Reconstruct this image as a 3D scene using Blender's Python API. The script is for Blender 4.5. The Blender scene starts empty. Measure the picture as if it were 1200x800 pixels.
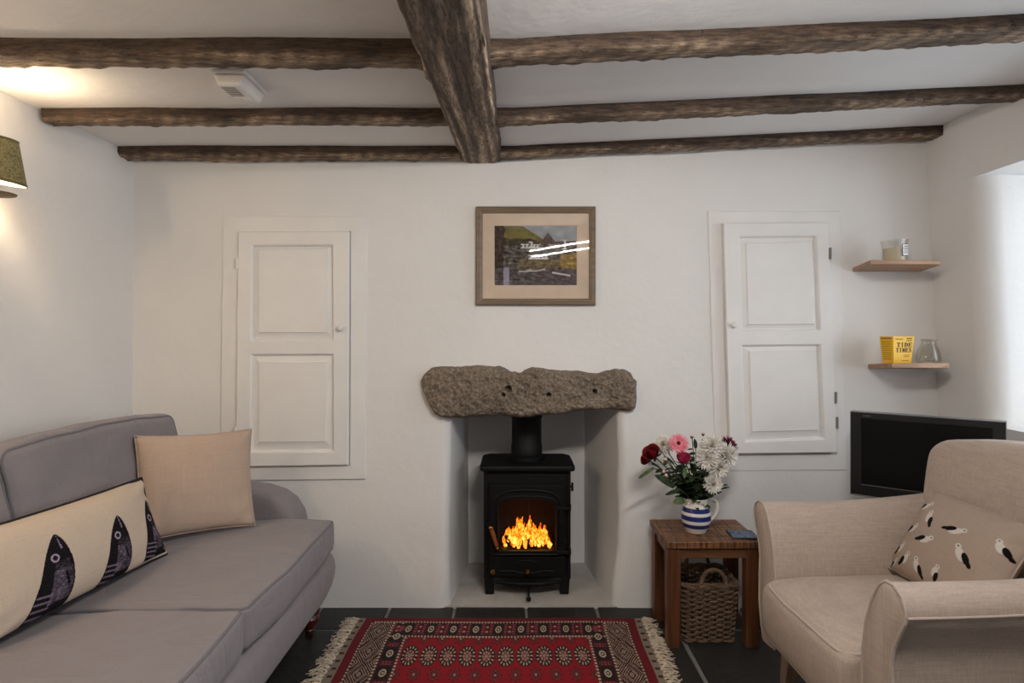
import bpy, math, random
import numpy as np
from mathutils import Vector, Matrix, noise

random.seed(7)
PI = math.pi
COL = bpy.context.scene.collection
CAM_H = 1.28          # camera height above the slate floor
WALL_Y = 2.88         # distance to the chimney-breast wall


def lin(c):
    c = c / 255.0
    return c / 12.92 if c <= 0.04045 else ((c + 0.055) / 1.055) ** 2.4


def rgb(r, g, b):
    return (lin(r), lin(g), lin(b), 1.0)


def at(px, py, Y):
    """world point seen at photograph pixel (px, py) at distance Y"""
    return Vector(((px - 604) * Y / 720.0, Y, CAM_H - (py - 392) * Y / 720.0))


def nz(p, s=1.0, o=0.0):
    return noise.noise(Vector((p[0] * s + o, p[1] * s + o * 1.7, p[2] * s - o)))


# ------------------------------------------------------------------ materials
def new_mat(name):
    m = bpy.data.materials.new(name)
    m.use_nodes = True
    nt = m.node_tree
    b = nt.nodes['Principled BSDF']
    return m, nt, b


def N(nt, kind, **kw):
    n = nt.nodes.new(kind)
    for k, v in kw.items():
        setattr(n, k, v)
    return n


def coords(nt, scale=(1, 1, 1), rot=(0, 0, 0)):
    tc = N(nt, 'ShaderNodeTexCoord')
    mp = N(nt, 'ShaderNodeMapping')
    mp.inputs['Scale'].default_value = scale
    mp.inputs['Rotation'].default_value = rot
    nt.links.new(tc.outputs['Object'], mp.inputs['Vector'])
    return mp.outputs['Vector']


def noise_tex(nt, vec, scale, detail=4, rough=0.55, dist=0.0):
    n = N(nt, 'ShaderNodeTexNoise')
    n.inputs['Scale'].default_value = scale
    n.inputs['Detail'].default_value = detail
    n.inputs['Roughness'].default_value = rough
    n.inputs['Distortion'].default_value = dist
    nt.links.new(vec, n.inputs['Vector'])
    return n.outputs['Fac']


def ramp(nt, fac, stops):
    r = N(nt, 'ShaderNodeValToRGB')
    el = r.color_ramp.elements
    while len(el) < len(stops):
        el.new(0.5)
    for e, (p, c) in zip(el, stops):
        e.position = p
        e.color = c
    nt.links.new(fac, r.inputs['Fac'])
    return r.outputs['Color']


def mixc(nt, fac, a, b, mode='MIX'):
    m = N(nt, 'ShaderNodeMix', data_type='RGBA', blend_type=mode)
    for sock, val in ((m.inputs[0], fac), (m.inputs[6], a), (m.inputs[7], b)):
        if hasattr(val, 'is_linked') or isinstance(val, bpy.types.NodeSocket):
            nt.links.new(val, sock)
        else:
            sock.default_value = val
    return m.outputs[2]


def bump(nt, b, height, strength=0.3, dist=0.01):
    n = N(nt, 'ShaderNodeBump')
    n.inputs['Strength'].default_value = strength
    n.inputs['Distance'].default_value = dist
    nt.links.new(height, n.inputs['Height'])
    nt.links.new(n.outputs['Normal'], b.inputs['Normal'])


def mat_plain(name, c, rough=0.5, metal=0.0, var=0.06, scale=12, bmp=0.0, spec=0.5):
    m, nt, b = new_mat(name)
    v = coords(nt)
    f = noise_tex(nt, v, scale)
    lo = tuple(x * (1 - var) for x in c[:3]) + (1,)
    hi = tuple(min(1, x * (1 + var)) for x in c[:3]) + (1,)
    nt.links.new(ramp(nt, f, [(0.3, lo), (0.7, hi)]), b.inputs['Base Color'])
    b.inputs['Roughness'].default_value = rough
    b.inputs['Metallic'].default_value = metal
    b.inputs['Specular IOR Level'].default_value = spec
    if bmp:
        bump(nt, b, f, bmp, 0.004)
    return m


def mat_plaster(name, c):
    m, nt, b = new_mat(name)
    v = coords(nt)
    f = noise_tex(nt, v, 2.2, 5, 0.6)
    g = noise_tex(nt, v, 18, 4, 0.6)
    lo = tuple(x * 0.95 for x in c[:3]) + (1,)
    nt.links.new(ramp(nt, f, [(0.3, lo), (0.7, c)]), b.inputs['Base Color'])
    b.inputs['Roughness'].default_value = 0.85
    b.inputs['Specular IOR Level'].default_value = 0.2
    a = N(nt, 'ShaderNodeMath', operation='MULTIPLY_ADD')
    nt.links.new(f, a.inputs[0])
    a.inputs[1].default_value = 4.0
    nt.links.new(g, a.inputs[2])
    bump(nt, b, a.outputs[0], 0.22, 0.008)
    return m


def mat_fabric(name, c, var=0.16, rough=0.95, wrinkle=0.0):
    m, nt, b = new_mat(name)
    f1 = noise_tex(nt, coords(nt, (6, 6, 120)), 2.0, 3, 0.7)
    f2 = noise_tex(nt, coords(nt, (110, 110, 5)), 1.6, 3, 0.7)
    f3 = noise_tex(nt, coords(nt), 5.0, 3)
    a = N(nt, 'ShaderNodeMath', operation='ADD')
    nt.links.new(f1, a.inputs[0])
    nt.links.new(f2, a.inputs[1])
    a2 = N(nt, 'ShaderNodeMath', operation='MULTIPLY')
    nt.links.new(a.outputs[0], a2.inputs[0])
    a2.inputs[1].default_value = 0.5
    lo = tuple(x * (1 - var) for x in c[:3]) + (1,)
    hi = tuple(min(1, x * (1 + var)) for x in c[:3]) + (1,)
    col = ramp(nt, a2.outputs[0], [(0.36, lo), (0.64, hi)])
    col = mixc(nt, 0.25, col, ramp(nt, f3, [(0.3, lo), (0.7, hi)]))
    nt.links.new(col, b.inputs['Base Color'])
    b.inputs['Roughness'].default_value = rough
    b.inputs['Specular IOR Level'].default_value = 0.15
    b.inputs['Sheen Weight'].default_value = 0.15
    g = noise_tex(nt, coords(nt), 260, 2)
    if wrinkle:
        wv = noise_tex(nt, coords(nt, (1.0, 1.4, 1.0)), 4.0, 2, 0.45, 0.8)
        rg = N(nt, 'ShaderNodeMath', operation='SUBTRACT')
        nt.links.new(wv, rg.inputs[0])
        rg.inputs[1].default_value = 0.5
        ab = N(nt, 'ShaderNodeMath', operation='ABSOLUTE')
        nt.links.new(rg.outputs[0], ab.inputs[0])
        pw = N(nt, 'ShaderNodeMath', operation='POWER')
        nt.links.new(ab.outputs[0], pw.inputs[0])
        pw.inputs[1].default_value = 0.6
        ad = N(nt, 'ShaderNodeMath', operation='MULTIPLY_ADD')
        nt.links.new(g, ad.inputs[0])
        ad.inputs[1].default_value = 0.05
        nt.links.new(pw.outputs[0], ad.inputs[2])
        bump(nt, b, ad.outputs[0], wrinkle, 0.03)
    else:
        bump(nt, b, g, 0.25, 0.002)
    return m


def mat_wood(name, dark, mid, light, axis=0, rough=0.5, scale=1.0, bmp=0.3):
    m, nt, b = new_mat(name)
    s = [14 * scale] * 3
    s[axis] = 1.4 * scale
    v = coords(nt, tuple(s))
    f = noise_tex(nt, v, 2.0, 6, 0.65, 0.6)
    s2 = [60 * scale] * 3
    s2[axis] = 3 * scale
    g = noise_tex(nt, coords(nt, tuple(s2)), 1.5, 4, 0.6)
    col = ramp(nt, f, [(0.28, dark), (0.5, mid), (0.72, light)])
    col = mixc(nt, 0.35, col, ramp(nt, g, [(0.35, dark), (0.65, light)]))
    nt.links.new(col, b.inputs['Base Color'])
    b.inputs['Roughness'].default_value = rough
    bump(nt, b, g, bmp, 0.003)
    return m


def mat_attr(name, rough=0.9, spec=0.2, tex=0.0, sheen=0.0, bscale=300, bstr=0.3, nvar=0.0):
    """albedo from the mesh colour attribute 'dye' (woven, printed or worn colour)"""
    m, nt, b = new_mat(name)
    a = N(nt, 'ShaderNodeAttribute')
    a.attribute_name = 'dye'
    out = a.outputs['Color']
    if nvar:
        f = noise_tex(nt, coords(nt, (6, 6, 90)), 3.0, 3, 0.7)
        f2 = noise_tex(nt, coords(nt, (90, 90, 6)), 3.0, 3, 0.7)
        ad = N(nt, 'ShaderNodeMath', operation='ADD')
        nt.links.new(f, ad.inputs[0])
        nt.links.new(f2, ad.inputs[1])
        r = ramp(nt, ad.outputs[0], [(0.7, (1 - nvar,) * 3 + (1,)), (1.0, (1, 1, 1, 1))])
        out = mixc(nt, 1.0, out, r, 'MULTIPLY')
    nt.links.new(out, b.inputs['Base Color'])
    b.inputs['Roughness'].default_value = rough
    b.inputs['Specular IOR Level'].default_value = spec
    b.inputs['Sheen Weight'].default_value = sheen
    if bstr:
        g = noise_tex(nt, coords(nt), bscale, 2)
        bump(nt, b, g, bstr, 0.002)
    return m


def mat_glass(name, tint=(1, 1, 1, 1), gloss=0.08, rough=0.02):
    m = bpy.data.materials.new(name)
    m.use_nodes = True
    nt = m.node_tree
    nt.nodes.clear()
    o = N(nt, 'ShaderNodeOutputMaterial')
    t = N(nt, 'ShaderNodeBsdfTransparent')
    t.inputs['Color'].default_value = tint
    g = N(nt, 'ShaderNodeBsdfGlossy')
    g.inputs['Roughness'].default_value = rough
    # thin sheet: the same reflectance from both sides
    fr = N(nt, 'ShaderNodeFresnel')
    geo = N(nt, 'ShaderNodeNewGeometry')
    ior = N(nt, 'ShaderNodeMath', operation='MULTIPLY_ADD')
    nt.links.new(geo.outputs['Backfacing'], ior.inputs[0])
    ior.inputs[1].default_value = 1 / 1.45 - 1.45
    ior.inputs[2].default_value = 1.45
    nt.links.new(ior.outputs[0], fr.inputs['IOR'])
    ad = N(nt, 'ShaderNodeMath', operation='MULTIPLY')
    ad.inputs[1].default_value = gloss / 0.04
    nt.links.new(fr.outputs[0], ad.inputs[0])
    mx = N(nt, 'ShaderNodeMixShader')
    nt.links.new(ad.outputs[0], mx.inputs[0])
    nt.links.new(t.outputs[0], mx.inputs[1])
    nt.links.new(g.outputs[0], mx.inputs[2])
    nt.links.new(mx.outputs[0], o.inputs[0])
    return m


def mat_emit(name, c, strength):
    m, nt, b = new_mat(name)
    b.inputs['Base Color'].default_value = c
    b.inputs['Emission Color'].default_value = c
    b.inputs['Emission Strength'].default_value = strength
    return m


# ------------------------------------------------------------------ mesh builder
class MB:
    def __init__(self):
        self.v, self.f, self.mi, self.c = [], [], [], []
        self.cur = 0
        self.dye = (0.5, 0.5, 0.5, 1)

    def vert(self, p):
        self.v.append(tuple(p))
        self.c.append(self.dye)
        return len(self.v) - 1

    def face(self, idx):
        self.f.append(tuple(idx))
        self.mi.append(self.cur)

    def poly(self, pts):
        self.face([self.vert(p) for p in pts])

    def grid(self, fn, nu, nv, closed_u=False, closed_v=False, flip=False):
        """fn(i, j) -> point; returns index table"""
        idx = [[self.vert(fn(i, j)) for j in range(nv)] for i in range(nu)]
        for i in range(nu if closed_u else nu - 1):
            for j in range(nv if closed_v else nv - 1):
                a, b = idx[i][j], idx[(i + 1) % nu][j]
                c, d = idx[(i + 1) % nu][(j + 1) % nv], idx[i][(j + 1) % nv]
                self.face((a, d, c, b) if flip else (a, b, c, d))
        return idx

    def box(self, x0, x1, y0, y1, z0, z1):
        p = [(x0, y0, z0), (x1, y0, z0), (x1, y1, z0), (x0, y1, z0),
             (x0, y0, z1), (x1, y0, z1), (x1, y1, z1), (x0, y1, z1)]
        b = [self.vert(q) for q in p]
        for q in ((3, 2, 1, 0), (4, 5, 6, 7), (0, 1, 5, 4), (1, 2, 6, 5), (2, 3, 7, 6), (3, 0, 4, 7)):
            self.face([b[k] for k in q])

    def hexa(self, p):
        b = [self.vert(q) for q in p]
        for q in ((3, 2, 1, 0), (4, 5, 6, 7), (0, 1, 5, 4), (1, 2, 6, 5), (2, 3, 7, 6), (3, 0, 4, 7)):
            self.face([b[k] for k in q])

    def prism(self, pts, vec):
        """closed outline pts extruded by vec"""
        vec = Vector(vec)
        a = [self.vert(p) for p in pts]
        b = [self.vert(Vector(p) + vec) for p in pts]
        n = len(pts)
        self.face(a[::-1])
        self.face(b)
        for i in range(n):
            j = (i + 1) % n
            self.face((a[i], a[j], b[j], b[i]))

    def tube(self, path, r, n=8, closed=False, caps=True):
        path = [Vector(p) for p in path]
        m = len(path)
        rr = r if hasattr(r, '__len__') else [r] * m
        rings = []
        up = None
        for i in range(m):
            if closed:
                t = path[(i + 1) % m] - path[i - 1]
            else:
                t = path[min(i + 1, m - 1)] - path[max(i - 1, 0)]
            if t.length < 1e-9:
                t = Vector((0, 0, 1))
            t.normalize()
            if up is None:
                up = Vector((0, 0, 1)) if abs(t.z) < 0.9 else Vector((1, 0, 0))
            u = up - t * up.dot(t)
            if u.length < 1e-6:
                u = t.orthogonal()
            u.normalize()
            w = t.cross(u)
            up = u
            rings.append([self.vert(path[i] + (u * math.cos(2 * PI * k / n) + w * math.sin(2 * PI * k / n)) * rr[i]) for k in range(n)])
        for i in range(m if closed else m - 1):
            a, b = rings[i], rings[(i + 1) % m]
            for k in range(n):
                self.face((a[k], a[(k + 1) % n], b[(k + 1) % n], b[k]))
        if caps and not closed:
            self.face(rings[0][::-1])
            self.face(rings[-1])

    def lathe(self, prof, n=32, c=(0, 0, 0), M=None):
        """profile of (radius, z), spun about the z axis at c"""
        c = Vector(c)
        rings = []
        for r, z in prof:
            if r < 1e-6:
                p = Vector((0, 0, z))
                rings.append([self.vert((M @ p if M else p) + c)])
            else:
                ring = []
                for k in range(n):
                    a = 2 * PI * k / n
                    p = Vector((r * math.cos(a), r * math.sin(a), z))
                    ring.append(self.vert((M @ p if M else p) + c))
                rings.append(ring)
        for a, b in zip(rings[:-1], rings[1:]):
            for k in range(n):
                k2 = (k + 1) % n
                if len(a) == 1 and len(b) == 1:
                    continue
                if len(a) == 1:
                    self.face((a[0], b[k2], b[k]))
                elif len(b) == 1:
                    self.face((a[k], a[k2], b[0]))
                else:
                    self.face((a[k], a[k2], b[k2], b[k]))

    def ball(self, c, r, n=10, sx=1, sy=1, sz=1, M=None):
        prof = [(r * math.sin(PI * i / n), -r * math.cos(PI * i / n)) for i in range(n + 1)]
        prof[0] = (0, -r)
        prof[-1] = (0, r)
        S = Matrix.Diagonal((sx, sy, sz))
        self.lathe(prof, n * 2, c, (M @ S) if M else S)

    def shift(self, d):
        d = Vector(d)
        self.v = [tuple(Vector(p) + d) for p in self.v]

    def rounded_box(self, sx, sy, sz, r, n=10, deform=None, c=(0, 0, 0)):
        """soft block centred on c; deform(p, u) is applied to each point"""
        c = Vector(c)
        hx, hy, hz = sx / 2, sy / 2, sz / 2
        cache = {}

        def key(p):
            return tuple(round(q, 5) for q in p)

        def put(d):
            k = key(d)
            if k in cache:
                return cache[k]
            p = Vector((d[0] * hx, d[1] * hy, d[2] * hz))
            q = Vector((max(-hx + r, min(hx - r, p.x)), max(-hy + r, min(hy - r, p.y)), max(-hz + r, min(hz - r, p.z))))
            e = p - q
            if e.length > 1e-9:
                p = q + e.normalized() * r
            if deform:
                p = deform(p)
            cache[k] = self.vert(p + c)
            return cache[k]

        # parameter spacing denser towards the edges
        ts = [-1 + 2 * i / n for i in range(n + 1)]

        def warp(t, h):
            k = min(0.9, r / h)
            # map so that a third of the cells fall in the rounded rim
            a = abs(t)
            a = a / 0.7 * (1 - k) if a < 0.7 else (1 - k) + (a - 0.7) / 0.3 * k
            return math.copysign(a, t)
        X = [warp(t, hx) for t in ts]
        Y = [warp(t, hy) for t in ts]
        Z = [warp(t, hz) for t in ts]
        for i in range(n):
            for j in range(n):
                for s in (-1, 1):
                    q = [put((X[i], Y[j], s)), put((X[i + 1], Y[j], s)), put((X[i + 1], Y[j + 1], s)), put((X[i], Y[j + 1], s))]
                    self.face(q if s > 0 else q[::-1])
                    q = [put((X[i], s, Z[j])), put((X[i + 1], s, Z[j])), put((X[i + 1], s, Z[j + 1])), put((X[i], s, Z[j + 1]))]
                    self.face(q if s < 0 else q[::-1])
                    q = [put((s, Y[i], Z[j])), put((s, Y[i + 1], Z[j])), put((s, Y[i + 1], Z[j + 1])), put((s, Y[i], Z[j + 1]))]
                    self.face(q if s > 0 else q[::-1])

    def build(self, name, mats, parent=None, loc=None, rot=None, smooth=True, angle=40, bevel=0.0, subsurf=0, world=True, dye=False, seg=2):
        if not isinstance(mats, (list, tuple)):
            mats = [mats]
        off = Vector((0, 0, 0))
        if parent is not None and world:
            r = parent
            while r.parent is not None:
                r = r.parent
            off = Vector(r.location)
        elif parent is None and loc is not None and world:
            off = Vector(loc)
        me = bpy.data.meshes.new(name)
        vs = [(p[0] - off.x, p[1] - off.y, p[2] - off.z) for p in self.v]
        me.from_pydata(vs, [], self.f)
        for m in mats:
            me.materials.append(m)
        if len(mats) > 1:
            me.polygons.foreach_set('material_index', self.mi)
        if dye:
            a = me.color_attributes.new('dye', 'FLOAT_COLOR', 'POINT')
            a.data.foreach_set('color', np.array(self.c, dtype=np.float32).ravel())
        me.update()
        me.validate()
        if smooth:
            me.polygons.foreach_set('use_smooth', [True] * len(me.polygons))
            if angle:
                try:
                    me.set_sharp_from_angle(angle=math.radians(angle))
                except Exception:
                    pass
        o = bpy.data.objects.new(name, me)
        COL.objects.link(o)
        if parent is not None:
            o.parent = parent
        if loc is not None:
            o.location = loc
        if rot is not None:
            o.rotation_euler = rot
        if bevel:
            b = o.modifiers.new('bevel', 'BEVEL')
            b.width = bevel
            b.segments = seg
            b.limit_method = 'ANGLE'
            b.angle_limit = math.radians(35)
        if subsurf:
            s = o.modifiers.new('subsurf', 'SUBSURF')
            s.levels = subsurf
            s.render_levels = subsurf
        return o


def tag(o, label, cat, group=None):
    o['label'] = label
    o['category'] = cat
    if group:
        o['group'] = group
    return o


def thing(name, label, cat, loc, group=None, rotz=0.0):
    o = bpy.data.objects.new(name, None)
    o.empty_display_size = 0.1
    COL.objects.link(o)
    o.location = loc
    o.rotation_euler = (0, 0, rotz)
    return tag(o, label, cat, group)


def structure(o):
    o['kind'] = 'structure'
    return o


def rrect(hx, hy, r, n=6):
    pts = []
    for cx, cy, a0 in ((hx - r, hy - r, 0), (-hx + r, hy - r, 90), (-hx + r, -hy + r, 180), (hx - r, -hy + r, 270)):
        for k in range(n + 1):
            a = math.radians(a0 + 90 * k / n)
            pts.append((cx + r * math.cos(a), cy + r * math.sin(a)))
    return pts


def resample(pts, step, closed=True):
    pts = [Vector(p) for p in pts]
    if closed:
        pts = pts + [pts[0]]
    out = []
    for a, b in zip(pts[:-1], pts[1:]):
        n = max(1, int((b - a).length / step))
        for k in range(n):
            out.append(a.lerp(b, k / n))
    if not closed:
        out.append(pts[-1])
    return out


def interp(tab, t):
    if t <= tab[0][0]:
        return tab[0][1]
    for (a, b), (c, d) in zip(tab[:-1], tab[1:]):
        if t <= c:
            return b + (d - b) * (t - a) / (c - a)
    return tab[-1][1]


# ------------------------------------------------------------------ shared materials
M = {}
M['plaster'] = mat_plaster('white_plaster', (0.80, 0.785, 0.77, 1))
M['ceiling'] = mat_plaster('ceiling_plaster', (0.80, 0.785, 0.775, 1))
M['paint'] = mat_plain('white_gloss_paint', (0.80, 0.785, 0.77, 1), 0.45, var=0.03, scale=6, bmp=0.05)
M['grout'] = mat_plain('pale_grout', rgb(120, 118, 116), 0.9, bmp=0.3, scale=40)
M['hearth'] = mat_plain('pale_hearth_cement', rgb(186, 180, 174), 0.9, var=0.12, scale=9, bmp=0.3)
M['black_iron'] = mat_plain('black_stove_iron', rgb(10, 10, 11), 0.55, 0.0, 0.1, 30, 0.08, 0.3)
M['brass'] = mat_plain('brass', rgb(190, 140, 70), 0.3, 1.0)
M['firebrick'] = mat_plain('sooty_firebrick', rgb(46, 39, 35), 0.95, var=0.2, scale=10, bmp=0.3)
M['stove_glass'] = mat_glass('stove_glass', (0.75, 0.72, 0.7, 1), 0.05)
M['glass'] = mat_glass('clear_glass', (0.97, 0.975, 0.97, 1), 0.05)
M['vase_glass'] = mat_glass('vase_glass', (0.955, 0.955, 0.945, 1), 0.045)
M['sofa'] = mat_fabric('grey_sofa_cotton', rgb(134, 127, 130), var=0.05, wrinkle=0.30)
M['sofa_pipe'] = mat_fabric('grey_sofa_piping', rgb(112, 108, 112), var=0.05)
M['chair'] = mat_fabric('oatmeal_linen', rgb(178, 161, 148), var=0.17)
M['chair_pipe'] = mat_fabric('oatmeal_piping', rgb(182, 166, 156), var=0.1)
M['cream_linen'] = mat_fabric('cream_linen', rgb(180, 158, 142), var=0.08)
M['black_piping'] = mat_plain('black_piping', rgb(22, 18, 24), 0.9)
M['table_wood'] = mat_wood('rustic_table_wood', rgb(62, 38, 22), rgb(108, 70, 42), rgb(140, 98, 64), 0, 0.4)
M['leg_wood'] = mat_wood('rustic_leg_wood', rgb(56, 32, 18), rgb(94, 54, 30), rgb(120, 74, 44), 2, 0.45)
M['shelf_wood'] = mat_wood('pale_shelf_wood', rgb(128, 94, 70), rgb(168, 130, 102), rgb(195, 160, 132), 0, 0.6)
M['mahogany'] = mat_wood('mahogany', rgb(48, 16, 12), rgb(80, 28, 20), rgb(105, 42, 30), 2, 0.3)
M['pale_leg'] = mat_wood('limed_leg_wood', rgb(120, 98, 84), rgb(150, 128, 112), rgb(170, 148, 132), 2, 0.5)
M['wicker'] = mat_wood('wicker', rgb(58, 42, 31), rgb(100, 78, 60), rgb(140, 116, 94), 0, 0.7, 3.0)
M['tv_black'] = mat_plain('tv_black_plastic', rgb(13, 13, 15), 0.4)
M['tv_screen'] = mat_plain('tv_screen', rgb(7, 7, 8), 0.35, spec=0.25)
M['silver'] = mat_plain('silver_trim', rgb(150, 150, 155), 0.35, 0.6)
M['white_plastic'] = mat_plain('white_plastic', rgb(225, 220, 215), 0.4)
M['dark_slot'] = mat_plain('dark_slot', rgb(45, 42, 40), 0.8)
M['picture_frame'] = mat_wood('taupe_frame_wood', rgb(104, 88, 72), rgb(124, 106, 88), rgb(142, 124, 104), 0, 0.45, 2.0)
M['mount'] = mat_plain('cream_mount_card', rgb(206, 186, 166), 0.9)


def mat_slate():
    m, nt, b = new_mat('dark_slate')
    v = coords(nt)
    f = noise_tex(nt, v, 4.5, 6, 0.65)
    g = noise_tex(nt, v, 45, 4, 0.6)
    w = noise_tex(nt, v, 1.7, 3, 0.5)
    col = ramp(nt, f, [(0.3, rgb(16, 16, 17)), (0.55, rgb(34, 35, 36)), (0.75, rgb(66, 66, 66))])
    col = mixc(nt, 0.3, col, ramp(nt, g, [(0.35, rgb(14, 13, 13)), (0.7, rgb(72, 70, 67))]))
    col = mixc(nt, 0.3, col, ramp(nt, w, [(0.4, rgb(40, 42, 46)), (0.6, rgb(50, 45, 40))]))
    nt.links.new(col, b.inputs['Base Color'])
    b.inputs['Roughness'].default_value = 0.55
    bump(nt, b, g, 0.35, 0.004)
    return m


def mat_granite():
    m, nt, b = new_mat('granite')
    v = coords(nt)
    g = noise_tex(nt, v, 70, 4, 0.75)
    f = noise_tex(nt, v, 5, 4, 0.6)
    h = noise_tex(nt, v, 150, 2, 0.6)
    col = ramp(nt, g, [(0.34, rgb(36, 29, 23)), (0.46, rgb(104, 90, 76)), (0.58, rgb(146, 130, 114)), (0.72, rgb(206, 196, 184))])
    col = mixc(nt, 0.45, col, ramp(nt, f, [(0.35, rgb(84, 72, 60)), (0.65, rgb(150, 134, 116))]))
    col = mixc(nt, 0.35, col, ramp(nt, h, [(0.38, rgb(32, 28, 24)), (0.55, rgb(146, 132, 118))]))
    nt.links.new(col, b.inputs['Base Color'])
    b.inputs['Roughness'].default_value = 0.9
    bump(nt, b, g, 0.9, 0.006)
    return m


def mat_beam():
    m, nt, b = new_mat('old_oak_beam')
    a = N(nt, 'ShaderNodeAttribute')
    a.attribute_name = 'dye'
    v = coords(nt, (2.2, 22, 22))
    f = noise_tex(nt, v, 2.4, 9, 0.78, 0.6)
    g = noise_tex(nt, coords(nt, (14, 95, 95)), 1.5, 5, 0.75)
    w = noise_tex(nt, coords(nt, (16, 22, 22)), 1.4, 6, 0.75)
    r = ramp(nt, f, [(0.36, (0.30, 0.27, 0.25, 1)), (0.5, (0.85, 0.82, 0.78, 1)), (0.64, (1.5, 1.45, 1.38, 1))])
    col = mixc(nt, 1.0, a.outputs['Color'], r, 'MULTIPLY')
    r2 = ramp(nt, g, [(0.38, (0.40, 0.37, 0.35, 1)), (0.56, (1.15, 1.13, 1.1, 1))])
    col = mixc(nt, 1.0, col, r2, 'MULTIPLY')
    pit = ramp(nt, w, [(0.32, (0.10, 0.08, 0.07, 1)), (0.39, (1, 1, 1, 1))])
    col = mixc(nt, 1.0, col, pit, 'MULTIPLY')
    nt.links.new(col, b.inputs['Base Color'])
    b.inputs['Roughness'].default_value = 0.75
    ad = N(nt, 'ShaderNodeMath', operation='ADD')
    nt.links.new(f, ad.inputs[0])
    nt.links.new(g, ad.inputs[1])
    bump(nt, b, ad.outputs[0], 0.7, 0.006)
    return m


M['slate'] = mat_slate()
M['granite'] = mat_granite()
M['beam'] = mat_beam()

# ================================================================== the setting
# ---- floor: slate slabs bedded in pale grout
mb = MB()
mb.poly([(-2.4, -2.5, -0.006), (2.7, -2.5, -0.006), (2.7, 3.5, -0.006), (-2.4, 3.5, -0.006)])
mb.cur = 1
rows = [(2.67, 2.90, [-2.2, -1.58, -1.22, -0.91, -0.59, -0.285, 0.05, 0.38, 0.70, 1.04, 1.45, 2.1]),
        (2.12, 2.67, [-2.2, -1.5, -1.0, -0.42, 0.15, 0.706, 1.28, 2.1]),
        (1.62, 2.12, [-2.2, -1.7, -1.15, -0.6, -0.05, 0.45, 0.95, 1.5, 2.1])]
y = 1.62
k = 0
while y > -2.4:
    y0 = y - (0.5, 0.6, 0.45)[k % 3]
    xs = [-2.2]
    while xs[-1] < 2.1:
        xs.append(xs[-1] + random.choice((0.48, 0.58, 0.66)))
    rows.append((y0, y, xs))
    y = y0
    k += 1
for y0, y1, xs in rows:
    for xa, xb in zip(xs[:-1], xs[1:]):
        g = 0.007
        j = [random.uniform(-0.003, 0.003) for _ in range(8)]
        o4 = [(xa + g + j[0], y0 + g + j[1]), (xb - g + j[2], y0 + g + j[3]), (xb - g + j[4], y1 - g + j[5]), (xa + g + j[6], y1 - g + j[7])]
        cx, cy = (xa + xb) / 2, (y0 + y1) / 2
        i4 = [(cx + (px - cx) * 0.98, cy + (py - cy) * 0.98) for px, py in o4]
        a = [mb.vert((px, py, -0.006)) for px, py in o4]
        b = [mb.vert((px, py, 0.0)) for px, py in i4]
        mb.face(b)
        for q in range(4):
            mb.face((a[q], a[(q + 1) % 4], b[(q + 1) % 4], b[q]))
structure(mb.build('floor', [M['grout'], M['slate']], smooth=False))


# ---- ceiling: undulating plaster, level on the left, rising to the right
def ceil_z(x):
    return 2.130 if x < 0 else 2.130 + 0.0475 * x


mb = MB()
mb.grid(lambda i, j: (lambda x, y: (x, y, ceil_z(x) + 0.004 * nz((x, y, 0), 2.5)))(-2.0 + 4.6 * i / 46, -2.5 + 5.5 * j / 46), 47, 47, flip=True)
structure(mb.build('ceiling', M['ceiling'], angle=0))

# ---- wall at the back with the fireplace recess
LJ = [(0.0, -0.306), (0.25, -0.312), (0.6, -0.308), (0.9, -0.300), (1.1, -0.30)]      # left jamb edge by height
RJ = [(0.0, 0.452), (0.12, 0.462), (0.3, 0.480), (0.5, 0.486), (0.7, 0.484), (0.92, 0.476), (1.1, 0.47)]
BL, BR, BY = -0.262, 0.385, 3.44
mb = MB()
XL, XR = -0.46, 0.64
ZT = 1.02


def wy(x, z):
    return WALL_Y + 0.005 * nz((x, 0, z), 2.0)


mb.grid(lambda i, j: (lambda x, z: (x, wy(x, z), z))(-1.9 + (XL + 1.9) * i / 24, 2.3 * j / 36), 25, 37)
mb.grid(lambda i, j: (lambda x, z: (x, wy(x, z), z))(XR + (2.12 - XR) * i / 24, 2.3 * j / 36), 25, 37)
mb.grid(lambda i, j: (lambda x, z: (x, wy(x, z), z))(XL + (XR - XL) * i / 12, ZT + (2.3 - ZT) * j / 20), 13, 21)


def jamb(tab, bx, outer, sgn):
    nzv, prof_n = 18, 16

    def fn(i, j):
        z = ZT * j / (nzv - 1)
        e = interp(tab, z) + 0.004 * nz((3 * sgn, 1, z), 6)
        r = 0.045
        t = i / (prof_n - 1)
        if i < 4:
            x = outer + (e - sgn * r - outer) * i / 3.0
            return (x, wy(x, z), z)
        if i < 11:
            a = (i - 3) / 7.0 * PI / 2
            x = e - sgn * r + sgn * r * math.sin(a)
            return (x, WALL_Y + r - r * math.cos(a), z)
        s = (i - 10) / (prof_n - 11)
        x = e + (bx - e) * s + 0.006 * nz((s * 3, sgn, z), 4)
        return (x, WALL_Y + 0.045 + (BY - WALL_Y - 0.045) * s, z)
    mb.grid(fn, prof_n, nzv, flip=(sgn < 0))


jamb(LJ, BL, XL, 1)
jamb(RJ, BR, XR, -1)
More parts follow.
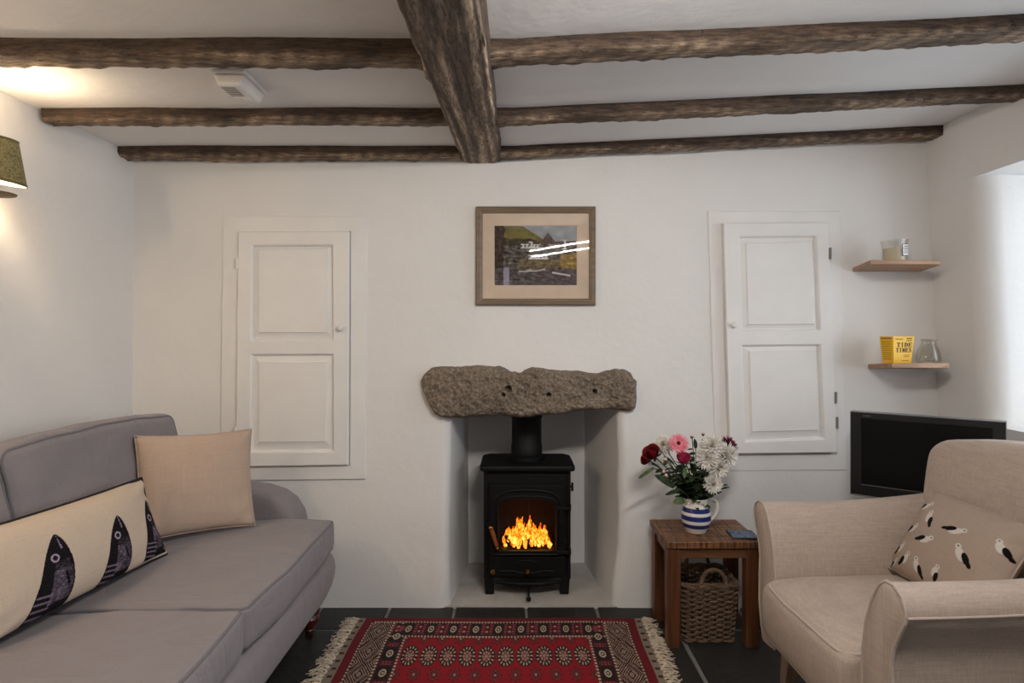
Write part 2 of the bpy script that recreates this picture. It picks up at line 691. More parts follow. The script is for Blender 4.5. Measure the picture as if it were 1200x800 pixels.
# recess back and its throat
mb.grid(lambda i, j: (BL - 0.02 + (BR - BL + 0.04) * i / 10, BY + 0.004 * nz((i, j, 0), 0.7), 1.45 * j / 10), 11, 11)
for x, s in ((BL, 1), (BR, -1)):
    mb.poly([(x, WALL_Y + 0.14, ZT - .01), (x, BY, ZT - .01), (x, BY, 1.45), (x, WALL_Y + 0.14, 1.45)])
mb.poly([(BL - .2, WALL_Y + 0.14, 0.96), (BR + .2, WALL_Y + 0.14, 0.96), (BR + .2, WALL_Y + 0.14, 1.45), (BL - .2, WALL_Y + 0.14, 1.45)])
mb.poly([(-.5, WALL_Y, 1.45), (.7, WALL_Y, 1.45), (.7, BY + .02, 1.45), (-.5, BY + .02, 1.45)])
mb.poly([(-.5, WALL_Y + .006, ZT), (.7, WALL_Y + .006, ZT), (.7, WALL_Y + .14, ZT), (-.5, WALL_Y + .14, ZT)])
structure(mb.build('wall_back', M['plaster'], angle=50))

# hearth slab in the recess
mb = MB()
mb.grid(lambda i, j: (-0.335 + 0.82 * i / 16, 2.885 + 0.58 * j / 12 + (0.006 * nz((i, 0, 0), 0.9) if j == 0 else 0), 0.004 + 0.002 * nz((i, j, 0), 0.6)), 17, 13)
mb.poly([(-0.335, 2.885, -0.01), (0.485, 2.885, -0.01), (0.485, 2.885, 0.006), (-0.335, 2.885, 0.006)])
structure(mb.build('floor_hearth', M['hearth'], angle=50))

# ---- left wall
mb = MB()
mb.grid(lambda i, j: (lambda y, z: (-1.79 + 0.006 * nz((0, y, z), 1.6), y, z))(-2.5 + 5.5 * i / 40, 2.3 * j / 24), 41, 25)
structure(mb.build('wall_left', M['plaster'], angle=0))


# ---- right wall with a deep window reveal
def rx(z):
    return 2.02 - 0.0425 * z


WY0, WY1, WZ0, WZ1 = 1.10, 2.55, 0.90, 1.945
WD = 0.42
mb = MB()


def rw(y0, y1, z0, z1, n=10):
    mb.grid(lambda i, j: (lambda y, z: (rx(z) + 0.006 * nz((5, y, z), 1.8), y, z))(y0 + (y1 - y0) * i / n, z0 + (z1 - z0) * j / n), n + 1, n + 1, flip=True)


RR = 0.085
W2Y0, W2Y1 = -1.05, 0.45
rw(-2.5, W2Y0, 0, 2.4, 6)
rw(W2Y1 + RR, WY0, 0, 2.4, 8)
rw(WY1 + RR, 3.0, 0, 2.4)
for ya, yb in ((WY0, WY1), (W2Y0, W2Y1)):
    rw(ya, yb + RR, 0, WZ0)
    rw(ya, yb + RR, WZ1, 2.4)

    def far_jamb(i, j):
        z = WZ0 + (WZ1 - WZ0) * j / 10
        x0 = rx(z) + 0.006 * nz((5, yb + RR, z), 1.8)
        if i < 9:
            a = i / 8 * PI / 2
            return (x0 + RR - RR * math.cos(PI / 2 - a) * 0 - RR * (1 - math.sin(a)) * 1.0, yb + RR * (1 - math.sin(a)) * 0 + RR * math.cos(a), z) if False else (x0 + RR * (1 - math.cos(a)), yb + RR * (1 - math.sin(a)), z)
        t = (i - 8) / 6
        return (x0 + RR + (WD - RR) * t, yb + 0.02 * t, z)
    mb.grid(far_jamb, 15, 11)
    mb.grid(lambda i, j: (rx(WZ0 + (WZ1 - WZ0) * j / 6) + WD * i / 6, ya - 0.02 * i / 6, WZ0 + (WZ1 - WZ0) * j / 6), 7, 7, flip=True)
    mb.poly([(rx(WZ1), ya - .05, WZ1), (rx(WZ1), yb + .09, WZ1), (rx(WZ1) + WD + .05, yb + .09, WZ1 + .02), (rx(WZ1) + WD + .05, ya - .05, WZ1 + .02)])
    mb.poly([(rx(WZ0), ya - .05, WZ0), (rx(WZ0), yb + .09, WZ0), (rx(WZ0) + WD + .05, yb + .09, WZ0), (rx(WZ0) + WD + .05, ya - .05, WZ0)])
structure(mb.build('wall_right', M['plaster'], angle=50))


def window_unit(name, axis, pos, a0, a1, z0, z1, cols, rowsn):
    """painted casement with glazing bars and a pane; axis 'x' faces along x"""
    def P(a, d, z):
        return (pos + d, a, z) if axis == 'x' else (a, pos + d, z)

    def bx(m, a_0, a_1, d0, d1, zz0, zz1):
        p0, p1 = P(a_0, d0, zz0), P(a_1, d1, zz1)
        m.box(min(p0[0], p1[0]), max(p0[0], p1[0]), min(p0[1], p1[1]), max(p0[1], p1[1]), zz0, zz1)
    f = MB()
    t = 0.055
    bx(f, a0, a0 + t, -0.03, 0.03, z0, z1)
    bx(f, a1 - t, a1, -0.03, 0.03, z0, z1)
    bx(f, a0 + t, a1 - t, -0.03, 0.03, z0, z0 + t)
    bx(f, a0 + t, a1 - t, -0.03, 0.03, z1 - t, z1)
    fr = structure(f.build(name, M['paint'], bevel=0.004))
    g = MB()
    for k in range(1, cols):
        a = a0 + (a1 - a0) * k / cols
        bx(g, a - 0.012, a + 0.012, -0.02, 0.02, z0 + t, z1 - t)
    for k in range(1, rowsn):
        z = z0 + (z1 - z0) * k / rowsn
        bx(g, a0 + t, a1 - t, -0.019, 0.019, z - 0.012, z + 0.012)
    g.build('glazing_bars', M['paint'], fr)
    p = MB()
    bx(p, a0 + t - .005, a1 - t + .005, -0.003, 0.003, z0 + t - .005, z1 - t + .005)
    p.build('pane', M['glass'], fr, smooth=False)
    return fr


window_unit('window_1', 'x', 2.40, WY0 - 0.01, WY1 + 0.01, WZ0, WZ1 + .01, 4, 3)

window_unit('window_added', 'x', 2.40, W2Y0 - 0.01, W2Y1 + 0.01, WZ0, WZ1 + .01, 4, 3)  # unseen window, added to bring more side light into the room

# ---- wall behind the camera
FY = -2.4
mb = MB()
mb.grid(lambda i, j: (2.2 - 4.2 * i / 10, FY, 2.4 * j / 6), 11, 7)
structure(mb.build('wall_front', M['plaster'], smooth=False))


# ================================================================== ceiling beams
def beam(name, label, a0, a1, y0, y1, zb0, zb1, zt0, zt1, seed, base=(78, 62, 50), chip=(188, 168, 146), group='old ceiling joists'):
    """hand-hewn joist along X from a0 to a1 between y0 and y1 (rough cross-section loft)"""
    mb = MB()
    n = max(20, int(abs(a1 - a0) / 0.016))
    sec = []      # (s across 0..1, t up 0..1, chip weight)
    for k in range(9):
        sec.append((k / 8, 0.0, 0))
    for k in range(1, 6):
        sec.append((1.0, k / 5, 0))
    for k in range(1, 4):
        sec.append((1 - k / 4, 1.0, 0))
    for k in range(0, 7):
        sec.append((0.0, 1 - k / 7, 0))
    m = len(sec)
    idx = []
    for i in range(n + 1):
        t = i / n
        x = a0 + (a1 - a0) * t
        zb = zb0 + (zb1 - zb0) * t + 0.006 * nz((x, seed, 0), 2.5)
        zt = zt0 + (zt1 - zt0) * t
        ring = []
        yo = 0.006 * nz((x, seed + 9, 0), 2.0)
        for s, u, _ in sec:
            yy = y0 + (y1 - y0) * s + yo
            zz = zb + (zt - zb) * u
            # worn, chopped lower edges
            edge = max(0.0, 1 - (min(s, 1 - s) * (y1 - y0)) / 0.022) * max(0.0, 1 - (u * (zt - zb)) / 0.022)
            notch = 0.5 + 0.5 * math.sin((x + 0.6 * (yy - y0)) * 95 + 3 * nz((x, seed, 3), 3))
            w = edge * (0.002 + 0.003 * notch + 0.006 * max(0.0, 0.35 + nz((x, seed, 7), 9)))
            yy += w * (1 if s < 0.5 else -1)
            zz += w
            d = 0.0028 * nz((x, yy * 3, zz * 3), 14, seed) + 0.0016 * nz((x, yy * 3, zz * 3), 40, seed)
            if u == 0:
                zz += d * 1.3
            else:
                yy += d * (1 if s < 0.5 else -1)
            under = max(0.0, 1 - u * (zt - zb) / 0.012)
            mixw = max(0.9 * edge * (0.3 + .7 * notch), under * (0.45 + 0.45 * notch)) * max(0.0, min(1, 0.75 + nz((x, yy * 2, seed), 5)))
            mb.dye = tuple(lin(base[q] + (chip[q] - base[q]) * mixw) for q in range(3)) + (1,)
            ring.append(mb.vert((x, yy, zz)))
        idx.append(ring)
    for i in range(n):
        for k in range(m):
            k2 = (k + 1) % m
            mb.face((idx[i][k], idx[i][k2], idx[i + 1][k2], idx[i + 1][k]))
    mb.face(idx[0][::-1])
    mb.face(idx[-1])
    o = mb.build(name, M['beam'], loc=((a0 + a1) / 2, (y0 + y1) / 2, min(zb0, zb1)), dye=True, angle=60)
    tag(o, label, 'beam', group)
    return o


beam('ceiling_joist', 'dark old wooden joist nearest the camera, left of the thick main beam', -1.80, -0.262, 1.76, 1.855, 2.083, 2.071, 2.16, 2.16, 11)
beam('ceiling_joist', 'dark old wooden joist just behind the smoke alarm, left of the main beam', -1.775, -0.258, 2.30, 2.385, 2.083, 2.083, 2.16, 2.16, 23)
beam('ceiling_joist', 'thin old wooden joist against the wall above the left cupboard', -1.80, -0.25, 2.765, 2.865, 2.082, 2.084, 2.16, 2.16, 37)
beam('ceiling_joist', 'dark old wooden joist nearest the camera, right of the thick main beam', -0.082, 1.97, 1.76, 1.86, 2.078, 2.175, 2.17, 2.27, 51)
beam('ceiling_joist', 'middle old wooden joist right of the main beam, its end above the window reveal', -0.076, 1.928, 2.305, 2.385, 2.08, 2.173, 2.17, 2.27, 67)
beam('ceiling_joist', 'thin old wooden joist against the wall above the shelves and right cupboard', -0.070, 1.935, 2.765, 2.862, 2.085, 2.181, 2.17, 2.27, 83)


def main_beam():
    mb = MB()
    n = 190
    idx = []
    Y0, Y1 = -2.39, 2.872
    secn = []
    for k in range(17):
        secn.append((k / 16, 0.0))
    for k in range(1, 8):
        secn.append((1.0, k / 7))
    secn.append((0.5, 1.0))
    for k in range(0, 7):
        secn.append((0.0, 1 - k / 7))
    m = len(secn)
    for i in range(n + 1):
        y = Y0 + (Y1 - Y0) * i / n
        t = (y - 1.37) / (2.86 - 1.37)
        xl = -0.281 + 0.026 * t + 0.004 * nz((0, y, 1), 4)
        xr = -0.075 + 0.011 * t + 0.004 * nz((0, y, 5), 4)
        zb = CAM_H + 0.748 + 0.054 * max(t, -0.5)
        ring = []
        for s, u in secn:
            x = xl + (xr - xl) * s
            z = zb + (2.16 - zb) * u
            edge = max(0.0, 1 - (min(s, 1 - s) * (xr - xl)) / 0.03) * max(0.0, 1 - u * 3)
            w = edge * (0.004 + 0.010 * max(0, 0.5 + nz((s * 2, y, 0), 9)))
            x += w * (1 if s < 0.5 else -1)
            z += w
            groove = 0.004 * nz((s * 26, y * 1.2 + s * 3, 2), 1.0) + 0.0025 * nz((s * 8, y * 14, 4), 1.0)
            if u == 0:
                z += groove * 1.2
            else:
                x += groove * (1 if s < 0.5 else -1)
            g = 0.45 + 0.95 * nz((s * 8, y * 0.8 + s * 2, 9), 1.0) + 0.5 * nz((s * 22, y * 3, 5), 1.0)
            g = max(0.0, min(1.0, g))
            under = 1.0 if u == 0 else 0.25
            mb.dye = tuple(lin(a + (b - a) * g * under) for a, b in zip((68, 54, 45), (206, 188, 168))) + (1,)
            ring.append(mb.vert((x, y, z)))
        idx.append(ring)
    for i in range(n):
        for k in range(m):
            k2 = (k + 1) % m
            mb.face((idx[i][k], idx[i + 1][k], idx[i + 1][k2], idx[i][k2]))
    mb.face(idx[0])
    mb.face(idx[-1][::-1])
    # its grain runs along Y
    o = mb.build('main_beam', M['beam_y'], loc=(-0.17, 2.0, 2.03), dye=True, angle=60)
    tag(o, 'thick rough-hewn main beam running from camera to the chimney wall', 'beam')


by = mat_beam()
by.name = 'old_oak_main_beam'
for nd in by.node_tree.nodes:
    if nd.type == 'MAPPING':
        s = nd.inputs['Scale'].default_value
        nd.inputs['Scale'].default_value = (s[1], s[0], s[2])
M['beam_y'] = by
main_beam()

# ---- smoke alarm on the ceiling
sx0, sx1, sy0, sy1 = -0.968, -0.868, 1.965, 2.135
root = thing('smoke_alarm', 'white rectangular smoke alarm on the ceiling between two joists', 'smoke alarm', ((sx0 + sx1) / 2, (sy0 + sy1) / 2, 2.128))
mb = MB()
mb.box(sx0 - .004, sx1 + .004, sy0 - .004, sy1 + .004, 2.115, 2.1285)
mb.build('base_plate', M['white_plastic'], root, bevel=0.004)
mb = MB()
mb.hexa([(sx0 + .012, sy0 + .004, 2.078), (sx1 - .012, sy0 + .004, 2.078), (sx1 - .012, sy1 - .012, 2.078), (sx0 + .012, sy1 - .012, 2.078),
         (sx0, sy0, 2.1145), (sx1, sy0, 2.1145), (sx1, sy1, 2.1145), (sx0, sy1, 2.1145)])
mb.build('cover', M['white_plastic'], root, bevel=0.008, seg=3)
mb = MB()
for k in range(6):
    y = sy0 + 0.020 + 0.013 * k
    mb.hexa([(sx0 + .018, y, 2.0765), (sx0 + .062, y, 2.0765), (sx0 + .062, y + .0028, 2.0765), (sx0 + .018, y + .0028, 2.0765),
             (sx0 + .018, y, 2.08), (sx0 + .062, y, 2.08), (sx0 + .062, y + .0028, 2.08), (sx0 + .018, y + .0028, 2.08)])
mb.build('grille', mat_plain('grey_vent_slot', rgb(120, 114, 110), 0.8), root, smooth=False)
mb = MB()
mb.lathe([(0, 2.0755), (0.012, 2.0755), (0.014, 2.0785)], 20, (sx0 + 0.058, sy1 - 0.045, 0))
mb.build('test_button', M['white_plastic'], root)


# ================================================================== wall lamp
def lamp():
    lx, ly = -1.697, 2.0
    root = thing('wall_lamp', 'wall lamp with green tweed shade lit on left wall', 'lamp', (-1.785, ly, 1.70))
    m, nt, b = new_mat('green_tweed_shade')
    f = noise_tex(nt, coords(nt), 140, 3, 0.8)
    c = ramp(nt, f, [(0.35, rgb(84, 78, 54)), (0.6, rgb(150, 140, 96))])
    nt.links.new(c, b.inputs['Base Color'])
    b.inputs['Roughness'].default_value = 1.0
    b.inputs['Transmission Weight'].default_value = 0.0
    tr = N(nt, 'ShaderNodeBsdfTranslucent')
    nt.links.new(mixc(nt, 0.6, c, rgb(220, 196, 120)), tr.inputs['Color'])
    mx = N(nt, 'ShaderNodeMixShader')
    mx.inputs[0].default_value = 0.10
    out = nt.nodes['Material Output']
    nt.links.new(b.outputs[0], mx.inputs[1])
    nt.links.new(tr.outputs[0], mx.inputs[2])
    nt.links.new(mx.outputs[0], out.inputs[0])
    sh = MB()
    T = Matrix.Rotation(math.radians(9), 3, 'Y')
    c0 = (lx, ly, 1.78)
    sh.lathe([(0.086, 0.0), (0.046, 0.142)], 48, c0, T)
    sh.build('shade', m, root)
    tape = mat_plain('shade_trim_tape', rgb(96, 90, 58), 0.95)
    for prof in ([(0.0855, -0.001), (0.0872, -0.001), (0.0852, 0.007), (0.084, 0.0085)], [(0.048, 0.136), (0.0475, 0.1425), (0.0445, 0.1435)]):
        mb = MB()
        mb.lathe(prof, 48, c0, T)
        mb.build('shade_trim', tape, root)
    mb = MB()
    mb.lathe([(0.0435, 0.1415), (0.0835, 0.001)], 48, c0, T)
    mb.build('shade_lining', mat_plain('white_shade_lining', (0.85, 0.82, 0.76, 1), 0.8), root)
    mb = MB()
    mb.lathe([(0.012, 1.742), (0.012, 1.80), (0.0, 1.80)], 20, (lx, ly, 0))
    mb.build('candle_tube', mat_plain('ivory_candle_tube', rgb(232, 220, 190), 0.5), root)
    mb = MB()
    mb.ball((lx, ly, 1.826), 0.024, 10, sz=1.15)
    mb.build('bulb', mat_emit('warm_bulb', (1.0, 0.74, 0.42, 1), 25.0), root)
    mb = MB()
    mb.lathe([(0, 1.728), (0.02, 1.729), (0.058, 1.737), (0.060, 1.741), (0.02, 1.735), (0.014, 1.743), (0, 1.743)], 40, (lx, ly, 0))
    mb.build('drip_pan', mat_plain('bronze_drip_pan', rgb(120, 92, 54), 0.5, 0.5, 0.2, 60), root)
    mb = MB()
    mb.tube([(lx, ly, 1.73), (lx, ly, 1.70), (lx - .03, ly, 1.675), (lx - .07, ly, 1.68), (-1.775, ly, 1.72)], 0.007, 10)
    mb.build('arm', M['brass'], root)
    mb = MB()
    mb.lathe([(0, 0.016), (0.02, 0.015), (0.045, 0.006), (0.05, 0)], 32, (-1.783, ly, 1.72), Matrix.Rotation(PI / 2, 3, 'Y'))
    mb.build('back_plate', M['brass'], root)
    l = bpy.data.lights.new('lamp_bulb_light', 'POINT')
    l.energy = 8.5
    l.color = (1.0, 0.78, 0.52)
    l.shadow_soft_size = 0.03
    o = bpy.data.objects.new('lamp_bulb_light', l)
    COL.objects.link(o)
    o.location = (lx, ly, 1.872)


lamp()


# ================================================================== wall cupboards
def cupboard(label, frame_out, door, panels, fields, knob, hinges, FD, hinge_mat):
    """all outlines given in the plane of the wall (photograph units), as corner quads TL TR BR BL"""
    def W(p, d):
        return (0.004 * (p[0] - 604), WALL_Y - d, CAM_H + 0.004 * (392 - p[1]))
    base = W(((frame_out[3][0] + frame_out[2][0]) / 2, frame_out[3][1]), 0)
    root = thing('wall_cupboard', label, 'cupboard', base)
    TD = 0.034
    # surround: ring between frame_out and the door opening
    g = 0.9
    op = [(door[0][0] - g, door[0][1] - g), (door[1][0] + g, door[1][1] - g), (door[2][0] + g, door[2][1] + g), (door[3][0] - g, door[3][1] + g)]
    f = MB()
    mid = [(p[0] + (q[0] - p[0]) * .05, p[1] + (q[1] - p[1]) * .05) for p, q in zip(frame_out, op)]
    nr = [(p[0] + (q[0] - p[0]) * .93, p[1] + (q[1] - p[1]) * .93) for p, q in zip(frame_out, op)]
    rings = [[f.vert(W(p, d)) for p in q] for q, d in ((frame_out, -.004), (frame_out, .001), (mid, .85 * FD), (nr, FD), (op, FD - .001), (op, -.004))]
    for ra, rb in zip(rings[:-1], rings[1:]):
        for k in range(4):
            k2 = (k + 1) % 4
            f.face((ra[k2], ra[k], rb[k], rb[k2]))
    f.build('frame', M['paint'], root, smooth=False)
    # door with two raised and fielded panels
    m = MB()

    def ringq(A, dA, B, dB):
        for k in range(4):
            k2 = (k + 1) % 4
            m.poly([W(A[k], dA), W(A[k2], dA), W(B[k2], dB), W(B[k], dB)][::-1])

    def inset(q, s):
        return [(q[0][0] + s, q[0][1] + s), (q[1][0] - s, q[1][1] + s), (q[2][0] - s, q[2][1] - s), (q[3][0] + s, q[3][1] - s)]
    D = door
    bv = inset(D, 0.8)
    ringq(D, -0.01, D, TD - 0.003)
    ringq(D, TD - 0.003, bv, TD)
    U, L = panels
    # rails and stiles
    q = lambda *p: m.poly([W(x, TD) for x in p][::-1])
    q(bv[0], bv[1], U[1], U[0])
    q(U[3], U[2], L[1], L[0])
    q(L[3], L[2], bv[2], bv[3])
    m.poly([W(x, TD) for x in (bv[0], U[0], U[3], L[0], L[3], bv[3])])
    m.poly([W(x, TD) for x in (bv[1], bv[2], L[2], L[1], U[2], U[1])])
    for P, F in zip(panels, fields):
        p1 = inset(P, 1.4)
        p2 = inset(P, 2.6)
        ringq(P, TD, p1, TD - 0.004)
        ringq(p1, TD - 0.004, p2, TD - 0.019)
        ringq(p2, TD - 0.019, F, TD - 0.009)
        F2 = inset(F, 0.7)
        ringq(F, TD - 0.009, F2, TD - 0.003)
        m.poly([W(x, TD - 0.003) for x in F2][::-1])
    dr = m.build('door', M['paint'], root, smooth=False)
    # knob and hinges belong to the door
    k = MB()
    R = Matrix.Rotation(PI / 2, 3, 'X')
    c = Vector(W(knob, TD - 0.002))
    k.lathe([(0.006, 0), (0.006, 0.012), (0.012, 0.016), (0.0145, 0.022), (0.011, 0.029), (0, 0.031)], 20, c, R)
    k.build('knob', M['white_plastic'], dr)
    for (hx, hy, hh) in hinges:
        h = MB()
        c = Vector(W((hx, hy), TD))
        h.tube([c + Vector((0, -.001, -hh / 2)), c + Vector((0, -.001, hh / 2))], 0.0042, 10)
        h.box(c.x - .0065, c.x + .0065, c.y - .0015, c.y + 0.004, c.z - hh / 2 + .003, c.z + hh / 2 - .003)
        h.build('hinge', hinge_mat, dr)
    return root


def rect(x0, y0, x1, y1):
    return [(x0, y0), (x1, y0), (x1, y1), (x0, y1)]


cupboard('white panelled wall cupboard left of the fireplace, behind the sofa',
         [(262, 253), (431, 253), (429, 561), (259, 563)], [(283, 273), (411, 272.5), (410, 543), (279.5, 545)],
         [[(297.5, 287.5), (393, 287), (394, 400), (297, 400)], [(297, 414), (394, 413.5), (394, 528.5), (296, 529)]],
         [[(306.5, 293), (386, 292.5), (386.5, 390), (306, 390)], [(306.5, 424), (385.5, 423), (384.5, 516.5), (306, 517)]],
         (402.3, 384.4), [(281.6, 309, 0.05), (279.7, 505, 0.05)], .013, M['paint'])
cupboard('white panelled wall cupboard with crooked door between fireplace and shelves',
         [(829, 247), (984, 247), (992, 551), (838, 552)], [(845, 263), (967, 262), (977.5, 528.5), (852.5, 530)],
         [[(862.5, 277.5), (954, 276.5), (958.2, 388), (865, 388.5)], [(865.5, 403.5), (958.4, 402.4), (963, 513.5), (869, 517.5)]],
         [[(871, 285.5), (948, 284.5), (951, 380), (873.5, 381)], [(875, 411), (952, 410), (955.5, 503), (878, 505)]],
         (855, 380.5), [(968.5, 298, 0.055), (975, 465, 0.055), (976.5, 494, 0.055)], .006, mat_plain('worn_hinge_paint', rgb(128, 124, 120), .5))


# ================================================================== framed picture
def picture():
    x0, x1, z0, z1 = -0.184, 0.374, 1.4176, 1.8765
    root = thing('framed_picture', 'framed village painting with cream mount above the stone lintel', 'picture', ((x0 + x1) / 2, WALL_Y, z0))
    w = 0.031
    f = MB()
    prof = [(0, 0.004), (0, 0.022), (0.006, 0.027), (0.012, 0.024), (0.016, 0.026), (0.024, 0.021), (w - 0.003, 0.019), (w, 0.014), (w, 0.004)]
    loops = []
    for ins, d in prof:
        loops.append([f.vert(p) for p in ((x0 + ins, WALL_Y - d, z0 + ins), (x1 - ins, WALL_Y - d, z0 + ins), (x1 - ins, WALL_Y - d, z1 - ins), (x0 + ins, WALL_Y - d, z1 - ins))])
    for a, b in zip(loops[:-1], loops[1:]):
        for k in range(4):
            k2 = (k + 1) % 4
            f.face((a[k], a[k2], b[k2], b[k]))
    f.build('frame', M['picture_frame'], root, smooth=False)
    px0, px1, pz0, pz1 = -0.0975, 0.286, 1.511, 1.788
    m = MB()
    O = rectw = [(x0 + w - .004, z0 + w - .004), (x1 - w + .004, z0 + w - .004), (x1 - w + .004, z1 - w + .004), (x0 + w - .004, z1 - w + .004)]
    I1 = [(px0 - .002, pz0 - .002), (px1 + .002, pz0 - .002), (px1 + .002, pz1 + .002), (px0 - .002, pz1 + .002)]
    I2 = [(px0, pz0), (px1, pz0), (px1, pz1), (px0, pz1)]
    for A, da, B, db in ((O, 0.0115, I1, 0.0115), (I1, 0.0115, I2, 0.0095)):
        for k in range(4):
            k2 = (k + 1) % 4
            m.poly([(A[k][0], WALL_Y - da, A[k][1]), (A[k2][0], WALL_Y - da, A[k2][1]), (B[k2][0], WALL_Y - db, B[k2][1]), (B[k][0], WALL_Y - db, B[k][1])])
    m.build('mount', M['mount'], root, smooth=False)
    # the painting: hillside, grey sky, white cottages, rocky shore
    p = MB()
    nu, nv = 220, 160

    def paint(u, v):
        n1 = nz((u, v, 0), 7) + 0.3 * nz((u, v, 6), 17)
        n2 = nz((u * 1.0, v * 0.8, 2), 22) + 0.5 * nz((u, v, 8), 47)
        n3 = nz((u * 0.5 + 0.4 * v, v * 1.3, 5), 26)
        sky = (150 + 22 * n1, 154 + 20 * n1, 158 + 18 * n1)
        c = sky
        hill = 0.98 - 0.27 * max(0, (u - 0.36) / 0.30) if u > 0.36 else 0.99
        rock = 0.74 + 0.14 * max(0, 1 - abs(u - 0.65) / 0.085) + 0.02 * n2
        if v < hill + 0.02 * n1 and u < 0.66:
            t = 0.5 + n1 + 0.4 * n2
            c = (96 + 34 * t, 90 + 28 * t, 50 + 16 * t)
            if v < 0.80 - 0.1 * u + .05 * n1:
                c = (66 + 40 * n2, 58 + 34 * n2, 42 + 24 * n2)
        if u > 0.55 and v < rock:
            c = (92 + 30 * n2, 74 + 26 * n2, 64 + 24 * n2)
        if v < 0.66 + 0.03 * n1:
            t = n2 + 0.8 * n3
            c = (84 + 52 * t, 78 + 48 * t, 72 + 46 * t)
            if u > 0.80 and 0.28 < v < 0.53 + 0.04 * n1:
                c = (140 + 44 * t, 116 + 36 * t, 66 + 26 * t)
            elif 0.3 < v < 0.44 and u > 0.28:
                c = (108 + 44 * t, 94 + 38 * t, 70 + 30 * t)
        for (a, b, zz0, zz1) in ((0.32, 0.56, 0.62, 0.69), (0.42, 0.47, 0.64, 0.73), (0.42, 0.66, 0.44, 0.51), (0.82, 0.88, 0.60, 0.76), (0.66, 0.8, 0.62, 0.69)):
            if a < u < b and zz0 < v < zz1 + 0.01 * n2:
                win = (int((u - a) * 46) % 2 == 0) and zz0 + 0.02 < v < zz1 - 0.015
                c = (90, 84, 84) if win else (206 + 20 * n2, 204 + 18 * n2, 202 + 18 * n2)
                if a == 0.66:
                    c = (150 + 30 * n2, 138 + 26 * n2, 130 + 26 * n2)
        if v < 0.28 + 0.03 * n1:
            t = n3 + 0.7 * n2
            c = (82 + 44 * t, 76 + 42 * t, 74 + 44 * t)
            if u > 0.55:
                c = (88 + 40 * t, 78 + 38 * t, 80 + 42 * t)
        if 0.24 < v - 0.06 * n1 < 0.27 and 0.3 < u < 0.62:
            c = (176, 168, 158)
        if u < 0.12 - .02 * n1 and v > 0.3:
            c = (64 + 34 * n2, 50 + 28 * n2, 44 + 24 * n2)
        if 0.11 < u < 0.18 and v < 0.30:
            c = (150 + 20 * n2, 142 + 20 * n2, 160 + 20 * n2)
        if abs(v - (0.22 - 0.25 * (u - 0.70))) < 0.012 and 0.70 < u < 0.92:
            c = (205, 200, 198)
        return tuple(lin(max(4, min(250, q * 1.0))) for q in c) + (1,)

    def fn(i, j):
        u, v = i / (nu - 1), j / (nv - 1)
        p.dye = paint(u, v)
        return (px0 - .002 + (px1 - px0 + .004) * u, WALL_Y - 0.0085, pz0 - .002 + (pz1 - pz0 + .004) * v)
    p.grid(fn, nu, nv)
    p.build('painting', mat_attr('painting_paper', 0.7, bstr=0), root, dye=True)
    g = MB()
    g.poly([(x0 + w - .003, WALL_Y - 0.0135, z0 + w - .003), (x1 - w + .003, WALL_Y - 0.0135, z0 + w - .003), (x1 - w + .003, WALL_Y - 0.0135, z1 - w + .003), (x0 + w - .003, WALL_Y - 0.0135, z1 - w + .003)])
    g.build('glazing', mat_glass('picture_glass', (1, 1, 1, 1), 0.04), root, smooth=False)


picture()


